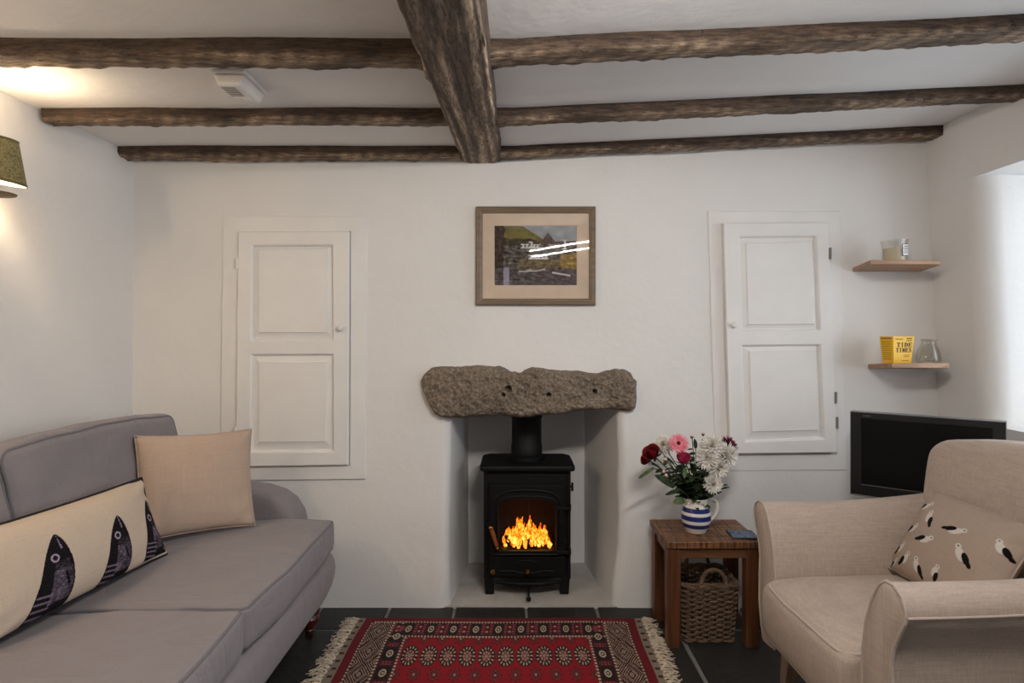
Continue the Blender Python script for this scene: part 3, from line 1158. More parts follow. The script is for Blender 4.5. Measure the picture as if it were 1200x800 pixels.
# ================================================================== stone lintel
def lintel():
    Yf = 2.835
    k = Yf / 720
    top = [(492, 446), (496, 438), (503, 432), (510, 430), (540, 429.5), (562, 428.5), (585, 429.3), (592, 431.5), (599, 435.5), (610, 436), (617, 433), (625, 430), (640, 432), (655, 434), (678, 434.5), (695, 437.5), (704, 437.5), (714, 434), (725, 432.5), (735, 433.5), (742, 438), (748.5, 448)]
    bot = [(492, 447), (494, 457), (503, 478), (509, 486), (516, 489.5), (527, 491.5), (560, 489.5), (585, 488.5), (608, 490.5), (630, 488.5), (655, 486.5), (670, 484), (685, 481.5), (710, 481), (727, 481.5), (739, 483.5), (745, 480), (748.5, 450)]
    holes = [(596, 456, 4.0), (589.7, 462, 2.4), (642.9, 462, 3.0), (697, 459, 3.0)]
    mb = MB()
    nu, nv = 340, 96
    xl, xr = 491.8, 748.6

    def fn(i, j):
        u, v = i / (nu - 1), j / (nv - 1)
        px = xl + (xr - xl) * u
        zt, zb = interp(top, px), interp(bot, px)
        py = zb + (zt - zb) * v
        # distance to outline for the rounded arris
        e = min((zb - py), (py - zt), (px - xl) * 0.8, (xr - px) * 0.8)
        e = max(0.0, e)
        dep = 0.062 * (1 - math.exp(-e / 2.0))
        q = (px * k, 0, py * k)
        dep += 0.014 * nz(q, 9) * min(1, e / 4) + 0.010 * nz(q, 30, 3) + 0.007 * nz(q, 75, 5)
        if 585 < px < 625:
            dep -= 0.012 * math.exp(-((px - 606 - (460 - py) * .1) / 9) ** 2) * max(0, (474 - py) / 44)
        for hx, hy, hr in holes:
            d = math.hypot(px - hx, py - hy)
            if d < hr:
                dep -= 0.042 * min(1, (hr - d) / 0.7)
        jx = 0.004 * nz(q, 40, 8)
        jz = 0.004 * nz(q, 40, 12)
        return ((px - 604) * k + jx, WALL_Y + 0.006 - dep, CAM_H - (py - 392) * k + jz)
    idx = mb.grid(fn, nu, nv)
    # bed into the wall
    rim = [idx[i][0] for i in range(nu)] + [idx[-1][j] for j in range(1, nv)] + [idx[i][-1] for i in range(nu - 2, -1, -1)] + [idx[0][j] for j in range(nv - 2, 0, -1)]
    back = [mb.vert((mb.v[a][0], WALL_Y + 0.11, mb.v[a][2])) for a in rim]
    n = len(rim)
    for a in range(n):
        b = (a + 1) % n
        mb.face((rim[b], rim[a], back[a], back[b]))
    mb.face(back)
    o = mb.build('stone_lintel', M['granite'], loc=(0.06, 2.88, 0.885), angle=70)
    tag(o, 'rough stone lintel with drilled holes over the stove recess', 'lintel')


lintel()


# ================================================================== wood-burning stove
def stove():
    cx, yf, yb = 0.058, 3.01, 3.30
    Z0 = 0.006
    root = thing('wood_stove', 'black cast-iron wood-burning stove in the fireplace recess', 'stove', (cx, 3.15, Z0))
    I = M['black_iron']
    hw = 0.213
    zb, zt = 0.085, 0.615
    gx0, gx1, gz0, gz1 = -0.138, 0.138, 0.228, 0.48      # glass opening in the door (relative x)
    t = 0.018
    # body: hollow box open at the door
    m = MB()
    for xa, xb in ((cx - hw, cx - hw + t), (cx + hw - t, cx + hw)):
        m.box(xa, xb, yf, yb, zb, zt)
    m.box(cx - hw + t, cx + hw - t, yb - t, yb, zb, zt)
    m.box(cx - hw + t, cx + hw - t, yf, yb - t, zt - t, zt)
    m.box(cx - hw + t, cx + hw - t, yf, yb - t, 0.19, 0.205)
    m.box(cx - hw + t, cx + hw - t, yf, yf + .012, zb, 0.215)
    m.box(cx - hw + t, cx + hw - t, yf, yf + .012, 0.5, zt - t)
    m.box(cx - hw + t, cx - .15, yf, yf + .012, 0.215, 0.5)
    m.box(cx + .15, cx + hw - t, yf, yf + .012, 0.215, 0.5)
    m.build('body', I, root, bevel=0.003)
    b = MB()
    b.box(cx - hw + t + .001, cx - hw + t + .02, yf + .02, yb - t - .021, .206, zt - t - .002)
    b.box(cx + hw - t - .02, cx + hw - t - .001, yf + .02, yb - t - .021, .206, zt - t - .002)
    b.box(cx - hw + t + .001, cx + .003, yb - t - .02, yb - t - .001, .206, zt - t - .002)
    b.box(cx + .006, cx + hw - t - .001, yb - t - .02, yb - t - .001, .206, zt - t - .002)
    b.build('firebrick_lining', M['firebrick'], root, bevel=0.002)
    # top plate with clipped front corners and rolled edge
    m = MB()
    hp = 0.2325
    pts = [(-hp, yf - .02), (-hp + .012, yf - .032), (hp - .012, yf - .032), (hp, yf - .02), (hp, yb - .04), (hp - .035, yb + .005), (-hp + .035, yb + .005), (-hp, yb - .04)]
    m.prism([(cx + x, yy, zt) for x, yy in pts], (0, 0, 0.028))
    m.build('top_plate', I, root, bevel=0.009, seg=3)
    # flue
    m = MB()
    m.lathe([(0.094, zt + .024), (0.094, zt + .045), (0.080, zt + .055), (0.079, zt + .10), (0.0765, zt + .105), (0.0765, zt + .235), (0.0805, zt + .24), (0.0805, zt + .262), (0.0765, zt + .267), (0.0765, 1.42)], 40, (cx, 3.17, 0))
    m.build('flue_pipe', I, root)
    # door with arched window
    d = MB()
    n = 24

    def arch(x0, x1, z0, z1, spring, y):
        pts = [(x0, y, z0)]
        for k in range(n + 1):
            a = PI - PI * k / n
            xx = (x0 + x1) / 2 + (x1 - x0) / 2 * math.copysign(abs(math.cos(a)) ** 0.75, math.cos(a))
            zz = spring + (z1 - spring) * abs(math.sin(a)) ** 0.75
            pts.append((xx, y, zz))
        pts.append((x1, y, z0))
        return pts
    dx0, dx1, dz0, dz1 = cx - 0.182, cx + 0.176, 0.205, 0.55
    g = (cx + gx0, cx + gx1, gz0, gz1, 0.442)
    yd = yf - 0.022
    outer = arch(dx0, dx1, dz0, dz1, 0.545, yd)
    # square outer with same number of points, projected
    outer = []
    inn = arch(*g, yd)
    for (x, yy, z) in inn:
        f = (x - g[0]) / (g[1] - g[0])
        outer.append(None)
    outer[0] = (dx0, yd, dz0)
    outer[-1] = (dx1, yd, dz0)
    for k in range(n + 1):
        s = k / n
        if s < 0.25:
            outer[k + 1] = (dx0, yd, 0.40 + (dz1 - 0.40) * s / 0.25)
        elif s > 0.75:
            outer[k + 1] = (dx1, yd, 0.40 + (dz1 - 0.40) * (1 - s) / 0.25)
        else:
            outer[k + 1] = (dx0 + (dx1 - dx0) * (s - 0.25) / 0.5, yd, dz1)
    loops = []
    for y, src in ((yf - .001, outer), (yd, outer), (yd, inn), (yf - .004, inn)):
        loops.append([d.vert((p[0], y, p[2])) for p in src])
    nn = len(inn)
    for a, b2 in zip(loops[:-1], loops[1:]):
        for k in range(nn):
            k2 = (k + 1) % nn
            d.face((a[k], a[k2], b2[k2], b2[k]))
    door = d.build('door', I, root, angle=30, bevel=0.002)
    # raised arch moulding round the window
    a = MB()
    path = arch(cx - 0.160, cx + 0.158, 0.25, 0.525, 0.455, yd - .002)
    a.tube(path, 0.0065, 10)
    a.tube(arch(cx - 0.146, cx + 0.145, 0.235, 0.495, 0.447, yd - .001), 0.004, 8)
    a.build('arch_moulding', I, door)
    gl = MB()
    ga = arch(g[0] - .004, g[1] + .004, g[2] - .004, g[3] + .004, g[4], yf - .006)
    gl.face([gl.vert(p) for p in ga])
    gl.build('glass_pane', M['stove_glass'], door, smooth=False)
    # sill bar under the window
    s = MB()
    s.tube([(cx - .15, yd - .006, .214), (cx + .15, yd - .006, .214)], 0.005, 8)
    s.build('sill_bar', I, door)
    # hinges
    for z in (0.437, 0.222):
        h = MB()
        h.tube([(cx + .205, yf - .012, z - .017), (cx + .205, yf - .012, z + .017)], 0.009, 12)
        h.box(cx + .14, cx + .205, yd - .009, yd - .001, z - .008, z + .008)
        h.build('hinge', I, door, bevel=0.002)
    # handle: wooden grip with brass ends on an iron latch
    hd = MB()
    p0, p1 = Vector((cx - .176, yf - .055, .352)), Vector((cx - .145, yf - .058, .255))
    hd.tube([p0.lerp(p1, q) for q in (0.08, .3, .6, .9)], [0.0085, 0.0095, 0.0085, 0.007], 12)
    h1 = hd.build('handle', mat_wood('handle_wood', rgb(88, 42, 16), rgb(140, 74, 30), rgb(170, 98, 44), 2, 0.3), door)
    for pc, rc in ((p0, .011), (p1, .007)):
        e = MB()
        e.ball(pc, rc, 8, sz=0.9)
        e.build('brass_ferrule', M['brass'], h1)
    la = MB()
    la.tube([p0.lerp(p1, .05), (cx - .178, yf - .04, .355), (cx - .185, yf - .018, .356)], 0.005, 8)
    la.box(cx - .205, cx - .18, yf - .02, yf - .001, .345, .368)
    la.build('latch', I, door)
    # lower air-control front
    ad = MB()
    ad.box(cx - .185, cx + .185, yf - .012, yf - .0005, .095, .198)
    lo = ad.build('ash_door', I, root, bevel=0.005)
    md = MB()
    pts = [(cx - .13, .128), (cx - .07, .128), (cx - .03, .118), (cx + .03, .118), (cx + .07, .128), (cx + .13, .128)]
    md.tube([(x, yf - .014, z) for x, z in pts], 0.005, 8)
    md.tube([(cx + .05 * math.cos(q), yf - .013, .160 + .02 * math.sin(q)) for q in [PI * w / 12 for w in range(13)]], 0.004, 8)
    md.build('ash_door_moulding', I, lo)
    for kx, kz in ((cx - .166, .130), (cx + .001, .130)):
        kn = MB()
        kn.lathe([(0.005, 0), (0.005, 0.012), (0.011, 0.016), (0.0125, 0.022), (0.009, 0.028), (0, 0.03)], 18, (kx, yf - .012, kz), Matrix.Rotation(PI / 2, 3, 'X'))
        kn.build('air_knob', M['brass'], lo)
    # curved ash lip
    lip = MB()
    lip.grid(lambda i, j: (lambda x: (x, yf - .004 - (.045 * (1 - ((x - cx) / .17) ** 2) if j else 0.0), .094 - .016 * j + .0))(cx - .17 + .34 * i / 16), 17, 2)
    lip.grid(lambda i, j: (lambda x: (x, yf - .004 - .045 * (1 - ((x - cx) / .17) ** 2), .078 - .012 * j))(cx - .17 + .34 * i / 16), 17, 2)
    lip.tube([(cx - .17 + .34 * i / 16, yf - .006 - .045 * (1 - ((i / 8) - 1) ** 2), .080) for i in range(17)], 0.006, 8)
    lip.build('ash_lip', I, root)
    # riddling lever knob
    rk = MB()
    rk.tube([(cx + .005, yf + .05, .075), (cx + .005, yf - .07, .045), (cx + .005, yf - .085, .032)], 0.005, 8)
    rk.ball((cx + .005, yf - .088, .024), 0.012, 8)
    rk.build('riddling_lever', I, root)
    sk = MB()
    sk.tube([(cx + hw, yf + .03, .53), (cx + hw + .012, yf + .03, .53)], 0.006, 8)
    sk.tube([(cx + hw + .01, yf + .03, .548), (cx + hw + .01, yf + .03, .508)], 0.006, 8)
    sk.build('side_knob', I, root)
    for lx in (cx - hw + .028, cx + hw - .030):
        for ly in (yf + .025, yb - .03):
            g2 = MB()
            g2.hexa([(lx - .021, ly - .02, Z0), (lx + .021, ly - .02, Z0), (lx + .021, ly + .02, Z0), (lx - .021, ly + .02, Z0),
                     (lx - .026, ly - .024, zb + .002), (lx + .026, ly - .024, zb + .002), (lx + .026, ly + .024, zb + .002), (lx - .026, ly + .024, zb + .002)])
            g2.build('leg', I, root, bevel=0.003)

    # ---- fire inside
    fl, nt, bs = new_mat('flame')
    at_ = N(nt, 'ShaderNodeAttribute')
    at_.attribute_name = 'dye'
    em = N(nt, 'ShaderNodeEmission')
    v = coords(nt, (1, 1, 0.6))
    f = noise_tex(nt, v, 75, 3, 0.7, 0.5)
    hot = ramp(nt, f, [(0.34, (0.55, 0.03, 0.0, 1)), (0.47, (1.0, 0.22, 0.01, 1)), (0.58, (1.0, 0.62, 0.08, 1)), (0.70, (1.0, 0.92, 0.45, 1))])
    nt.links.new(mixc(nt, 1.0, hot, at_.outputs['Color'], 'MULTIPLY'), em.inputs['Color'])
    em.inputs['Strength'].default_value = 2.6
    nt.links.new(em.outputs[0], nt.nodes['Material Output'].inputs[0])
    fire = thing('log_fire', 'orange log fire burning behind the stove glass', 'fire', (cx, 3.12, 0.206))
    lg = MB()
    bark = mat_plain('charred_log', rgb(30, 22, 18), 0.95, var=0.4, scale=30, bmp=0.6)
    for (xa, ya, xb2, yb2, z, r) in ((-.11, 3.10, .12, 3.13, .240, .026), (-.10, 3.18, .11, 3.16, .241, .027)):
        l1 = MB()
        l1.tube([(cx + xa + (xb2 - xa) * q / 8, ya + (yb2 - ya) * q / 8, z + .004 * math.sin(q * 2.1)) for q in range(9)], [r * (1 + .12 * math.sin(q * 1.7)) for q in range(9)], 14)
        l1.build('log', bark, fire)
    prof_env = [(-.122, .055), (-.10, .10), (-.085, .12), (-.07, .11), (-.05, .165), (-.03, .172), (-.01, .16), (.01, .165), (.03, .125), (.045, .15), (.055, .10), (.075, .13), (.088, .145), (.10, .105), (.125, .06)]
    rnd = random.Random(4)
    F = MB()
    for k in range(105):
        x = rnd.uniform(-.122, .122)
        h = interp(prof_env, x) * rnd.uniform(0.40, 0.88)
        yb3 = rnd.uniform(3.06, 3.17)
        zb3 = 0.214 + rnd.uniform(0, .05) * (1 if abs(x) < .1 else .3)
        zt3 = 0.212 + h
        if zt3 - zb3 < .03:
            zb3 = zt3 - .03
        r0 = rnd.uniform(.006, .015)
        ph = rnd.uniform(0, 6)
        path, rad = [], []
        for q in range(10):
            s = q / 9
            path.append((cx + x + .008 * math.sin(ph + s * 5) * s + (-x * .12) * s, yb3 + .006 * math.cos(ph + s * 4) * s, zb3 + (zt3 - zb3) * s))
            rad.append(max(.0006, r0 * (math.sin(PI * min(1, s * 0.86 + .14)) ** 0.9) * (1 - .35 * s) * (1 + .18 * math.sin(ph * 3 + q * 2.2))))
        st = len(F.v)
        F.tube(path, rad, 8)
        for w in range(st, len(F.v)):
            s = (F.v[w][2] - zb3) / (zt3 - zb3)
            c = max(0.25, 1.25 - 0.95 * s)
            F.c[w] = (1.0, min(1, c + .1), min(1, c * c), 1)
    F.build('flames', fl, fire, dye=True)
    L = bpy.data.lights.new('fire_glow', 'POINT')
    L.energy = 0.12
    L.color = (1, 0.42, 0.12)
    L.shadow_soft_size = 0.05
    o = bpy.data.objects.new('fire_glow', L)
    COL.objects.link(o)
    o.location = (cx, 3.06, 0.33)


stove()


# ================================================================== rug
def rug():
    X0, X1, YF, D = -0.70, 0.565, 2.752, 0.90
    W = X1 - X0
    nx, ny = 560, 400
    xs = np.linspace(0, W, nx)
    ys = np.linspace(0, D, ny)
    x, y = np.meshgrid(xs, ys, indexing='ij')
    ex = np.minimum(x, W - x)
    ey = np.minimum(y, D - y)
    C = lambda r, g, b: np.array([lin(r), lin(g), lin(b)])
    red, maroon, cream, pink, black, dred = C(132, 13, 26), C(56, 15, 22), C(182, 162, 136), C(146, 62, 68), C(22, 14, 16), C(104, 12, 24)
    col = np.zeros((nx, ny, 3))
    col[:] = red

    def put(mask, c):
        col[mask] = c
    # --- field guls
    fx0 = 0.252
    sp = (W - 2 * fx0) / 10.0
    fy0 = 0.178
    u = (x - fx0) / sp
    ku = np.floor(u)
    lu = (u - ku - 0.5) * sp
    rowp = 0.272
    v = (y - (0.322 - rowp / 2)) / rowp
    kv = np.floor(v)
    lv = (v - kv - 0.5) * rowp
    infield = (ex > fx0) & (ey > fy0)
    a, b = lu / 0.033, lv / 0.076
    octo = np.maximum(np.maximum(np.abs(a), np.abs(b)), (np.abs(a) + np.abs(b)) / 1.42)
    r = np.sqrt(a * a + b * b)
    th = np.arctan2(b, a)
    g = infield & (octo < 1.0)
    put(g, black)
    pet = g & (np.cos(th * 14) > 0.40) & (octo < 0.90) & (octo > 0.62)
    put(pet, cream)
    put(g & (octo < 0.66) & (octo > 0.58), maroon)
    pet2 = g & (np.cos(th * 8 + .4) > 0.45) & (octo < 0.52) & (octo > 0.26)
    put(pet2, cream)
    put(g & (np.cos(th * 8 + .4) < -0.3) & (octo < 0.52) & (octo > 0.26), pink)
    put(g & (octo < 0.20), C(150, 120, 105))
    # --- minor stars between rows
    u2 = u - 0.5
    k2 = np.floor(u2)
    mu = (u2 - k2 - 0.5) * sp
    v2 = v - 0.5
    mv = (v2 - np.floor(v2) - 0.5) * rowp
    a2, b2 = mu / 0.026, mv / 0.052
    r2 = np.sqrt(a2 * a2 + b2 * b2)
    t2 = np.arctan2(b2, a2)
    star = infield & (r2 < 0.35 + 0.65 * np.abs(np.cos(t2 * 4)) ** 2) & (octo > 1.08)
    put(star, maroon)
    put(star & (r2 < 0.75) & (np.cos(t2 * 8) > 0.7), C(110, 66, 60))
    put(star & (r2 < 0.18), C(150, 120, 105))

    # --- border bands
    def dash(mask_axis, along, period=0.013):
        return (np.mod(along, period) < period * 0.6)
    # side (end) bands
    endb = ex < fx0 - 0.006
    put(endb, maroon)
    topb = (ey < fy0 - 0.006) & (ex > 0.168)
    put(topb, maroon)
    # oval band along the top
    m = topb & (ey > 0.046) & (ey < 0.158)
    al = np.mod(x - W / 2 + 0.0485, 0.097) - 0.0485
    ac = ey - 0.102
    e = np.sqrt((al / 0.013) ** 2 + (ac / 0.030) ** 2)
    put(m & (np.abs(al) < 0.020) & (np.abs(ac) < 0.046), black)
    put(m & (e < 1.0) & (e > 0.62), cream)
    put(m & (e < 0.3), cream)
    tri = m & (np.abs(np.abs(al) - 0.031) < 0.0062) & (np.abs(ac) < 0.044)
    put(tri & (np.cos(ac * 300) > -0.3), pink)
    put(m & (np.abs(al) > 0.043) & (np.abs(np.abs(ac) - .02) < 0.009), C(190, 110, 100))
    # oval band along the ends
    m = endb & (ex > 0.178) & (ex < 0.240) & (ey > 0.05)
    al = np.mod(y - D / 2 + 0.07, 0.14) - 0.07
    ac = ex - 0.209
    e = np.sqrt((al / 0.027) ** 2 + (ac / 0.014) ** 2)
    put(m & (np.abs(al) < 0.042) & (np.abs(ac) < 0.024), black)
    put(m & (e < 1) & (e > .6), cream)
    put(m & (e < .3), cream)
    tri = m & (np.abs(np.abs(al) - 0.062) < 0.006) & (np.abs(ac) < 0.022)
    put(tri & (np.cos(ac * 500) > -0.4), pink)
    # diamond band
    m = endb & (ex > 0.078) & (ex < 0.166) & (ey > 0.044)
    al = np.mod(y - 0.12 + 0.085, 0.17) - 0.085
    ac = ex - 0.122
    dm = np.abs(al) / 0.085 + np.abs(ac) / 0.044
    lines = (np.cos(dm * 2 * PI * 4.4) > 0.45)
    teeth = np.cos((al * 0.5 + ac) * 900) > -0.25
    put(m & lines & teeth, C(206, 182, 160))
    put(m & (dm < 0.32), black)
    put(m & (dm < 0.25) & (np.cos((al + ac) * 500) > 0), C(190, 165, 145))
    put(m & (dm > 1.02) & (dm < 1.12), black)
    # dashed guard lines
    for c0 in (0.0725, 0.1705, 0.245):
        mm = (np.abs(ex - c0) < 0.0042) & (ey > 0.036)
        if c0 > 0.2:
            mm &= ey > fy0
        put(mm, maroon)
        put(mm & dash(None, y, 0.022), cream)
    for c0 in (0.040, 0.168):
        mm = (np.abs(ey - c0) < 0.0062) & (ex > (0.075 if c0 < .1 else 0.172))
        put(mm, maroon)
        put(mm & dash(None, x, 0.0135), cream)
    # plain red outer edge
    put((ey < 0.032) & (ex > 0.032), dred)
    put((ex > 0.032) & (ex < 0.067), dred)
    # kilim ends
    kil = ex < 0.032
    put(kil, C(132, 118, 102))
    put(kil & (np.abs(np.mod(y, 0.055) - 0.03) < 0.008) & (np.abs(ex - .017) < 0.008), C(48, 40, 40))
    rn = np.random.RandomState(3).rand(nx, ny, 1)
    col *= 0.82 + 0.3 * rn
    mb = MB()

    def fn(i, j):
        mb.dye = tuple(col[i, j]) + (1,)
        xx, yy = X0 + xs[i], YF - ys[j]
        # the rug lies a touch skew and waves slightly
        return (xx - 0.028 * ys[j] * 0.9 - 0.004 * math.sin(ys[j] * 9), yy + 0.003 * math.sin(xs[i] * 8), 0.011 + 0.0015 * nz((xx, yy, 0), 5))
    idx = mb.grid(fn, nx, ny, flip=True)
    rim = [idx[i][0] for i in range(nx)] + [idx[-1][j] for j in range(1, ny)] + [idx[i][-1] for i in range(nx - 2, -1, -1)] + [idx[0][j] for j in range(ny - 2, 0, -1)]
    low = []
    for a in rim:
        mb.dye = mb.c[a]
        low.append(mb.vert((mb.v[a][0], mb.v[a][1], 0.001)))
    for a in range(len(rim)):
        b = (a + 1) % len(rim)
        mb.face((rim[a], rim[b], low[b], low[a]))
    root = thing('rug', 'red patterned wool rug with cream fringes before the hearth', 'rug', ((X0 + X1) / 2, YF - D / 2, 0))
    mb.build('pile', mat_attr('rug_wool', 1.0, 0.05, sheen=0.1, bscale=500, bstr=0.5), root, dye=True, angle=60)
    fm = mat_plain('cream_fringe_wool', rgb(200, 184, 164), 0.95, var=0.2, scale=60)
    rnd = random.Random(12)
    for side in (-1, 1):
        f = MB()
        n = 170
        for k in range(n):
            yy = (k + 0.5) / n * D + rnd.uniform(-.002, .002)
            xe = (X0 if side < 0 else X1) - 0.028 * yy * 0.9
            L = rnd.uniform(.05, .085)
            bend = rnd.uniform(-.5, .5) + 0.25 * math.sin(yy * 30)
            pts = []
            for q in range(7):
                s = q / 6
                pts.append((xe + side * (L * s * (1 - .15 * s)) + .004 * math.sin(q * 2 + k), YF - yy + bend * .05 * s * s + .004 * math.sin(q * 1.7 + k * 2),
                            0.008 + .012 * math.sin(PI * min(1, s * 1.2 + .1)) * rnd.uniform(.2, 1.0)))
            f.tube(pts, [0.0026, 0.0026, 0.0024, 0.0022, 0.002, 0.0018, 0.0012], 5)
        f.build('fringe', fm, root)


rug()


# ================================================================== sofa
def cushion_parts(root, name, size, c, r, puff, mat, pipe_mat, seed, rotM=None, pipes=('top', 'bottom'), n=22, wr=0.006, axis=2, pr=0.0048, extra=None):
    """box cushion with piping; axis = direction its two big faces look along"""
    sx, sy, sz = size
    c = Vector(c)

    def deform(p):
        u, v, w = p.x / (sx / 2), p.y / (sy / 2), p.z / (sz / 2)
        q = Vector(p)
        a = [u, v, w]
        o = [k for k in range(3) if k != axis]
        q[axis] += (a[axis]) * puff * max(0, 1 - a[o[0]] ** 2) ** 0.6 * max(0, 1 - a[o[1]] ** 2) ** 0.6
        for k in o:
            ok = [t for t in o if t != k][0]
            q[k] += a[k] * 0.010 * max(0, 1 - a[axis] ** 2) * max(0, 1 - a[ok] ** 4)
        d = wr * (nz(p + c, 4, seed) + 0.5 * nz(p + c, 11, seed))
        q[axis] += d
        if extra:
            q = extra(q, u, v, w)
        return (rotM @ q) if rotM else q
    m = MB()
    m.rounded_box(sx, sy, sz, r, n, deform, c)
    o = m.build(name, mat, root, angle=0)
    k = MB()
    ins = r * 0.29
    half = [sx / 2 - ins, sy / 2 - ins, sz / 2 - ins]
    oax = [t for t in range(3) if t != axis]
    loop = resample([Vector((a, b, 0)) for a, b in rrect(half[oax[0]], half[oax[1]], max(r, 0.02))], 0.03)
    for s in (1, -1):
        if (s > 0 and 'top' in pipes) or (s < 0 and 'bottom' in pipes):
            pts = []
            for q in loop:
                p = Vector((0, 0, 0))
                p[oax[0]], p[oax[1]], p[axis] = q.x, q.y, s * half[axis]
                pts.append(deform(p) + c)
            k.tube(pts, pr, 8, closed=True)
    k.build('piping', pipe_mat, o)
    return o


def sofa():
    root = thing('sofa', 'grey two-seat fabric sofa along the left wall', 'sofa', (-1.28, 1.74, 0))
    S, P = M['sofa'], M['sofa_pipe']
    y0, y1 = 0.72, 2.775
    ins0, ins1 = 0.90, 2.61

    # upholstered base: rolled-under front rail, lofted along Y
    m = MB()
    prof = [(-1.70, .14), (-0.93, .115), (-0.86, .125), (-0.80, .16), (-0.765, .22), (-0.752, .29), (-0.765, .345), (-0.81, .372), (-1.70, .372)]
    ny = 30

    def fn(i, j):
        y = ins0 - 0.13 + (ins1 + 0.09 - ins0 + 0.13) * j / (ny - 1)
        x, z = prof[i]
        # rounded ends
        e = min(j, ny - 1 - j)
        sh = (0.035, 0.012, 0.003)[e] if e < 3 else 0.0
        cx, cz = -1.2, .25
        x = x - (sh if x > -1.0 else 0)
        z = z + (sh * .6 if z < .2 else (-sh * .3 if z > .33 else 0))
        return (x, y, z + 0.002 * nz((x, y, z), 9))
    idx = m.grid(fn, len(prof), ny, closed_u=True, flip=True)
    m.face([idx[i][0] for i in range(len(prof))])
    m.face([idx[i][-1] for i in range(len(prof))][::-1])
    m.build('base', S, root, angle=55, subsurf=1)

    # back frame
    m = MB()
    m.rounded_box(0.14, y1 - y0, 0.66, 0.05, 14, lambda p: Vector((p.x + 0.05 * (0.33 - p.z) * 0.5, p.y, p.z)), (-1.705, (y0 + y1) / 2, 0.47))
    m.build('back_frame', S, root, angle=0)

    # low sloping scroll arms
    def arm(ya, yb):
        m = MB()
        top = [(-1.72, .66), (-1.55, .648), (-1.35, .640), (-1.18, .632), (-1.09, .620), (-1.02, .596), (-0.97, .560), (-0.935, .505), (-0.92, .44), (-0.918, .38)]
        path = []
        for (xa, za), (xb, zb) in zip(top[:-1], top[1:]):
            for q in range(3):
                path.append((xa + (xb - xa) * q / 3, za + (zb - za) * q / 3))
        path.append(top[-1])
        nsec = 13
        w = (yb - ya) / 2
        yc = (ya + yb) / 2

        def fn(i, j):
            x, z = path[i]
            a = PI * j / (nsec - 1)
            yy = yc - w * math.copysign(abs(math.cos(a)) ** 0.55, math.cos(a))
            drop = 0.05 * (1 - math.sin(a) ** 0.6)
            t = i / (len(path) - 1)
            # outward normal of the path in the x-z plane
            i2 = min(i + 1, len(path) - 1)
            i1 = max(i - 1, 0)
            tx, tz = path[i2][0] - path[i1][0], path[i2][1] - path[i1][1]
            L = math.hypot(tx, tz)
            return (x + drop * tz / L, yy, z - drop * tx / L)
        idx = m.grid(fn, len(path), nsec, flip=True)
        # side skirts down to the base
        for j, fl in ((0, False), (nsec - 1, True)):
            lowv = []
            for i in range(len(path)):
                p = m.v[idx[i][j]]
                lowv.append(m.vert((min(p[0], -0.95), p[1], min(.30, p[2]))))
            for i in range(len(path) - 1):
                q = (idx[i][j], idx[i + 1][j], lowv[i + 1], lowv[i])
                m.face(q if not fl else q[::-1])
        return m.build('arm', S, root, angle=60)
    arm(2.605, 2.775)
    arm(0.72, 0.895)

    seam = 1.745
    for k, (a, b, sd) in enumerate(((seam + .004, ins1 - .004, 3), (ins0 + .004, seam - .004, 8))):
        def ex(q, u, v, w):
            q.x += 0.012 * (1 - v * v) * max(0, u)
            q.z += -0.012 * max(0, -u)
            return q
        cushion_parts(root, 'seat_cushion', (0.72, b - a, 0.122), (-1.126, (a + b) / 2, .437), 0.020, 0.016, S, P, sd, n=30, wr=0.010, extra=ex)
    tilt = Matrix.Rotation(math.radians(-8), 3, 'Y')
    for k, (a, b, sd) in enumerate(((seam + .006, ins1 + .015, 13), (ins0, seam - .006, 18))):
        def exb(q, u, v, w):
            q.z += -0.014 * (1 - (1 - v * v) ** 2) * max(0, w) + 0.010 * nz((u, v * 2, w), 1.4, sd)
            return q
        cushion_parts(root, 'back_cushion', (0.20, b - a, 0.46), (-1.525, (a + b) / 2, .725), 0.034, 0.022, S, P, sd, tilt, n=30, wr=0.020, axis=0, extra=exb)
    # turned front legs with castors, plain rear legs
    for lx, ly in ((-0.865, 2.585), (-0.865, 0.92)):
        l = MB()
        l.lathe([(0.0, .128), (0.040, .128), (0.040, .112), (0.032, .105), (0.040, .092), (0.037, .074), (0.024, .056), (0.019, .046), (0.022, .042), (0, .042)], 24, (lx, ly, 0))
        lg = l.build('leg', M['mahogany'], root)
        cst = MB()
        cst.lathe([(0, .044), (0.020, .044), (0.018, .028), (0, .028)], 18, (lx, ly, 0))
        cst.lathe([(0, -.009), (0.0155, -.009), (0.017, -.005), (0.017, .005), (0.0155, .009), (0, .009)], 20, (lx, ly, 0.0175), Matrix.Rotation(PI / 2, 3, 'X'))
        cst.build('castor', mat_plain('dark_castor', rgb(52, 34, 24), .4, .3), lg)
    for lx, ly in ((-1.64, 2.6), (-1.64, 0.92)):
        l = MB()
        l.hexa([(lx - .02, ly - .02, 0), (lx + .02, ly - .02, 0), (lx + .02, ly + .02, 0), (lx - .02, ly + .02, 0),
                (lx - .028, ly - .028, .145), (lx + .028, ly - .028, .145), (lx + .028, ly + .028, .145), (lx - .028, ly + .028, .145)])
        l.build('leg', M['mahogany'], root, bevel=0.003)


sofa()


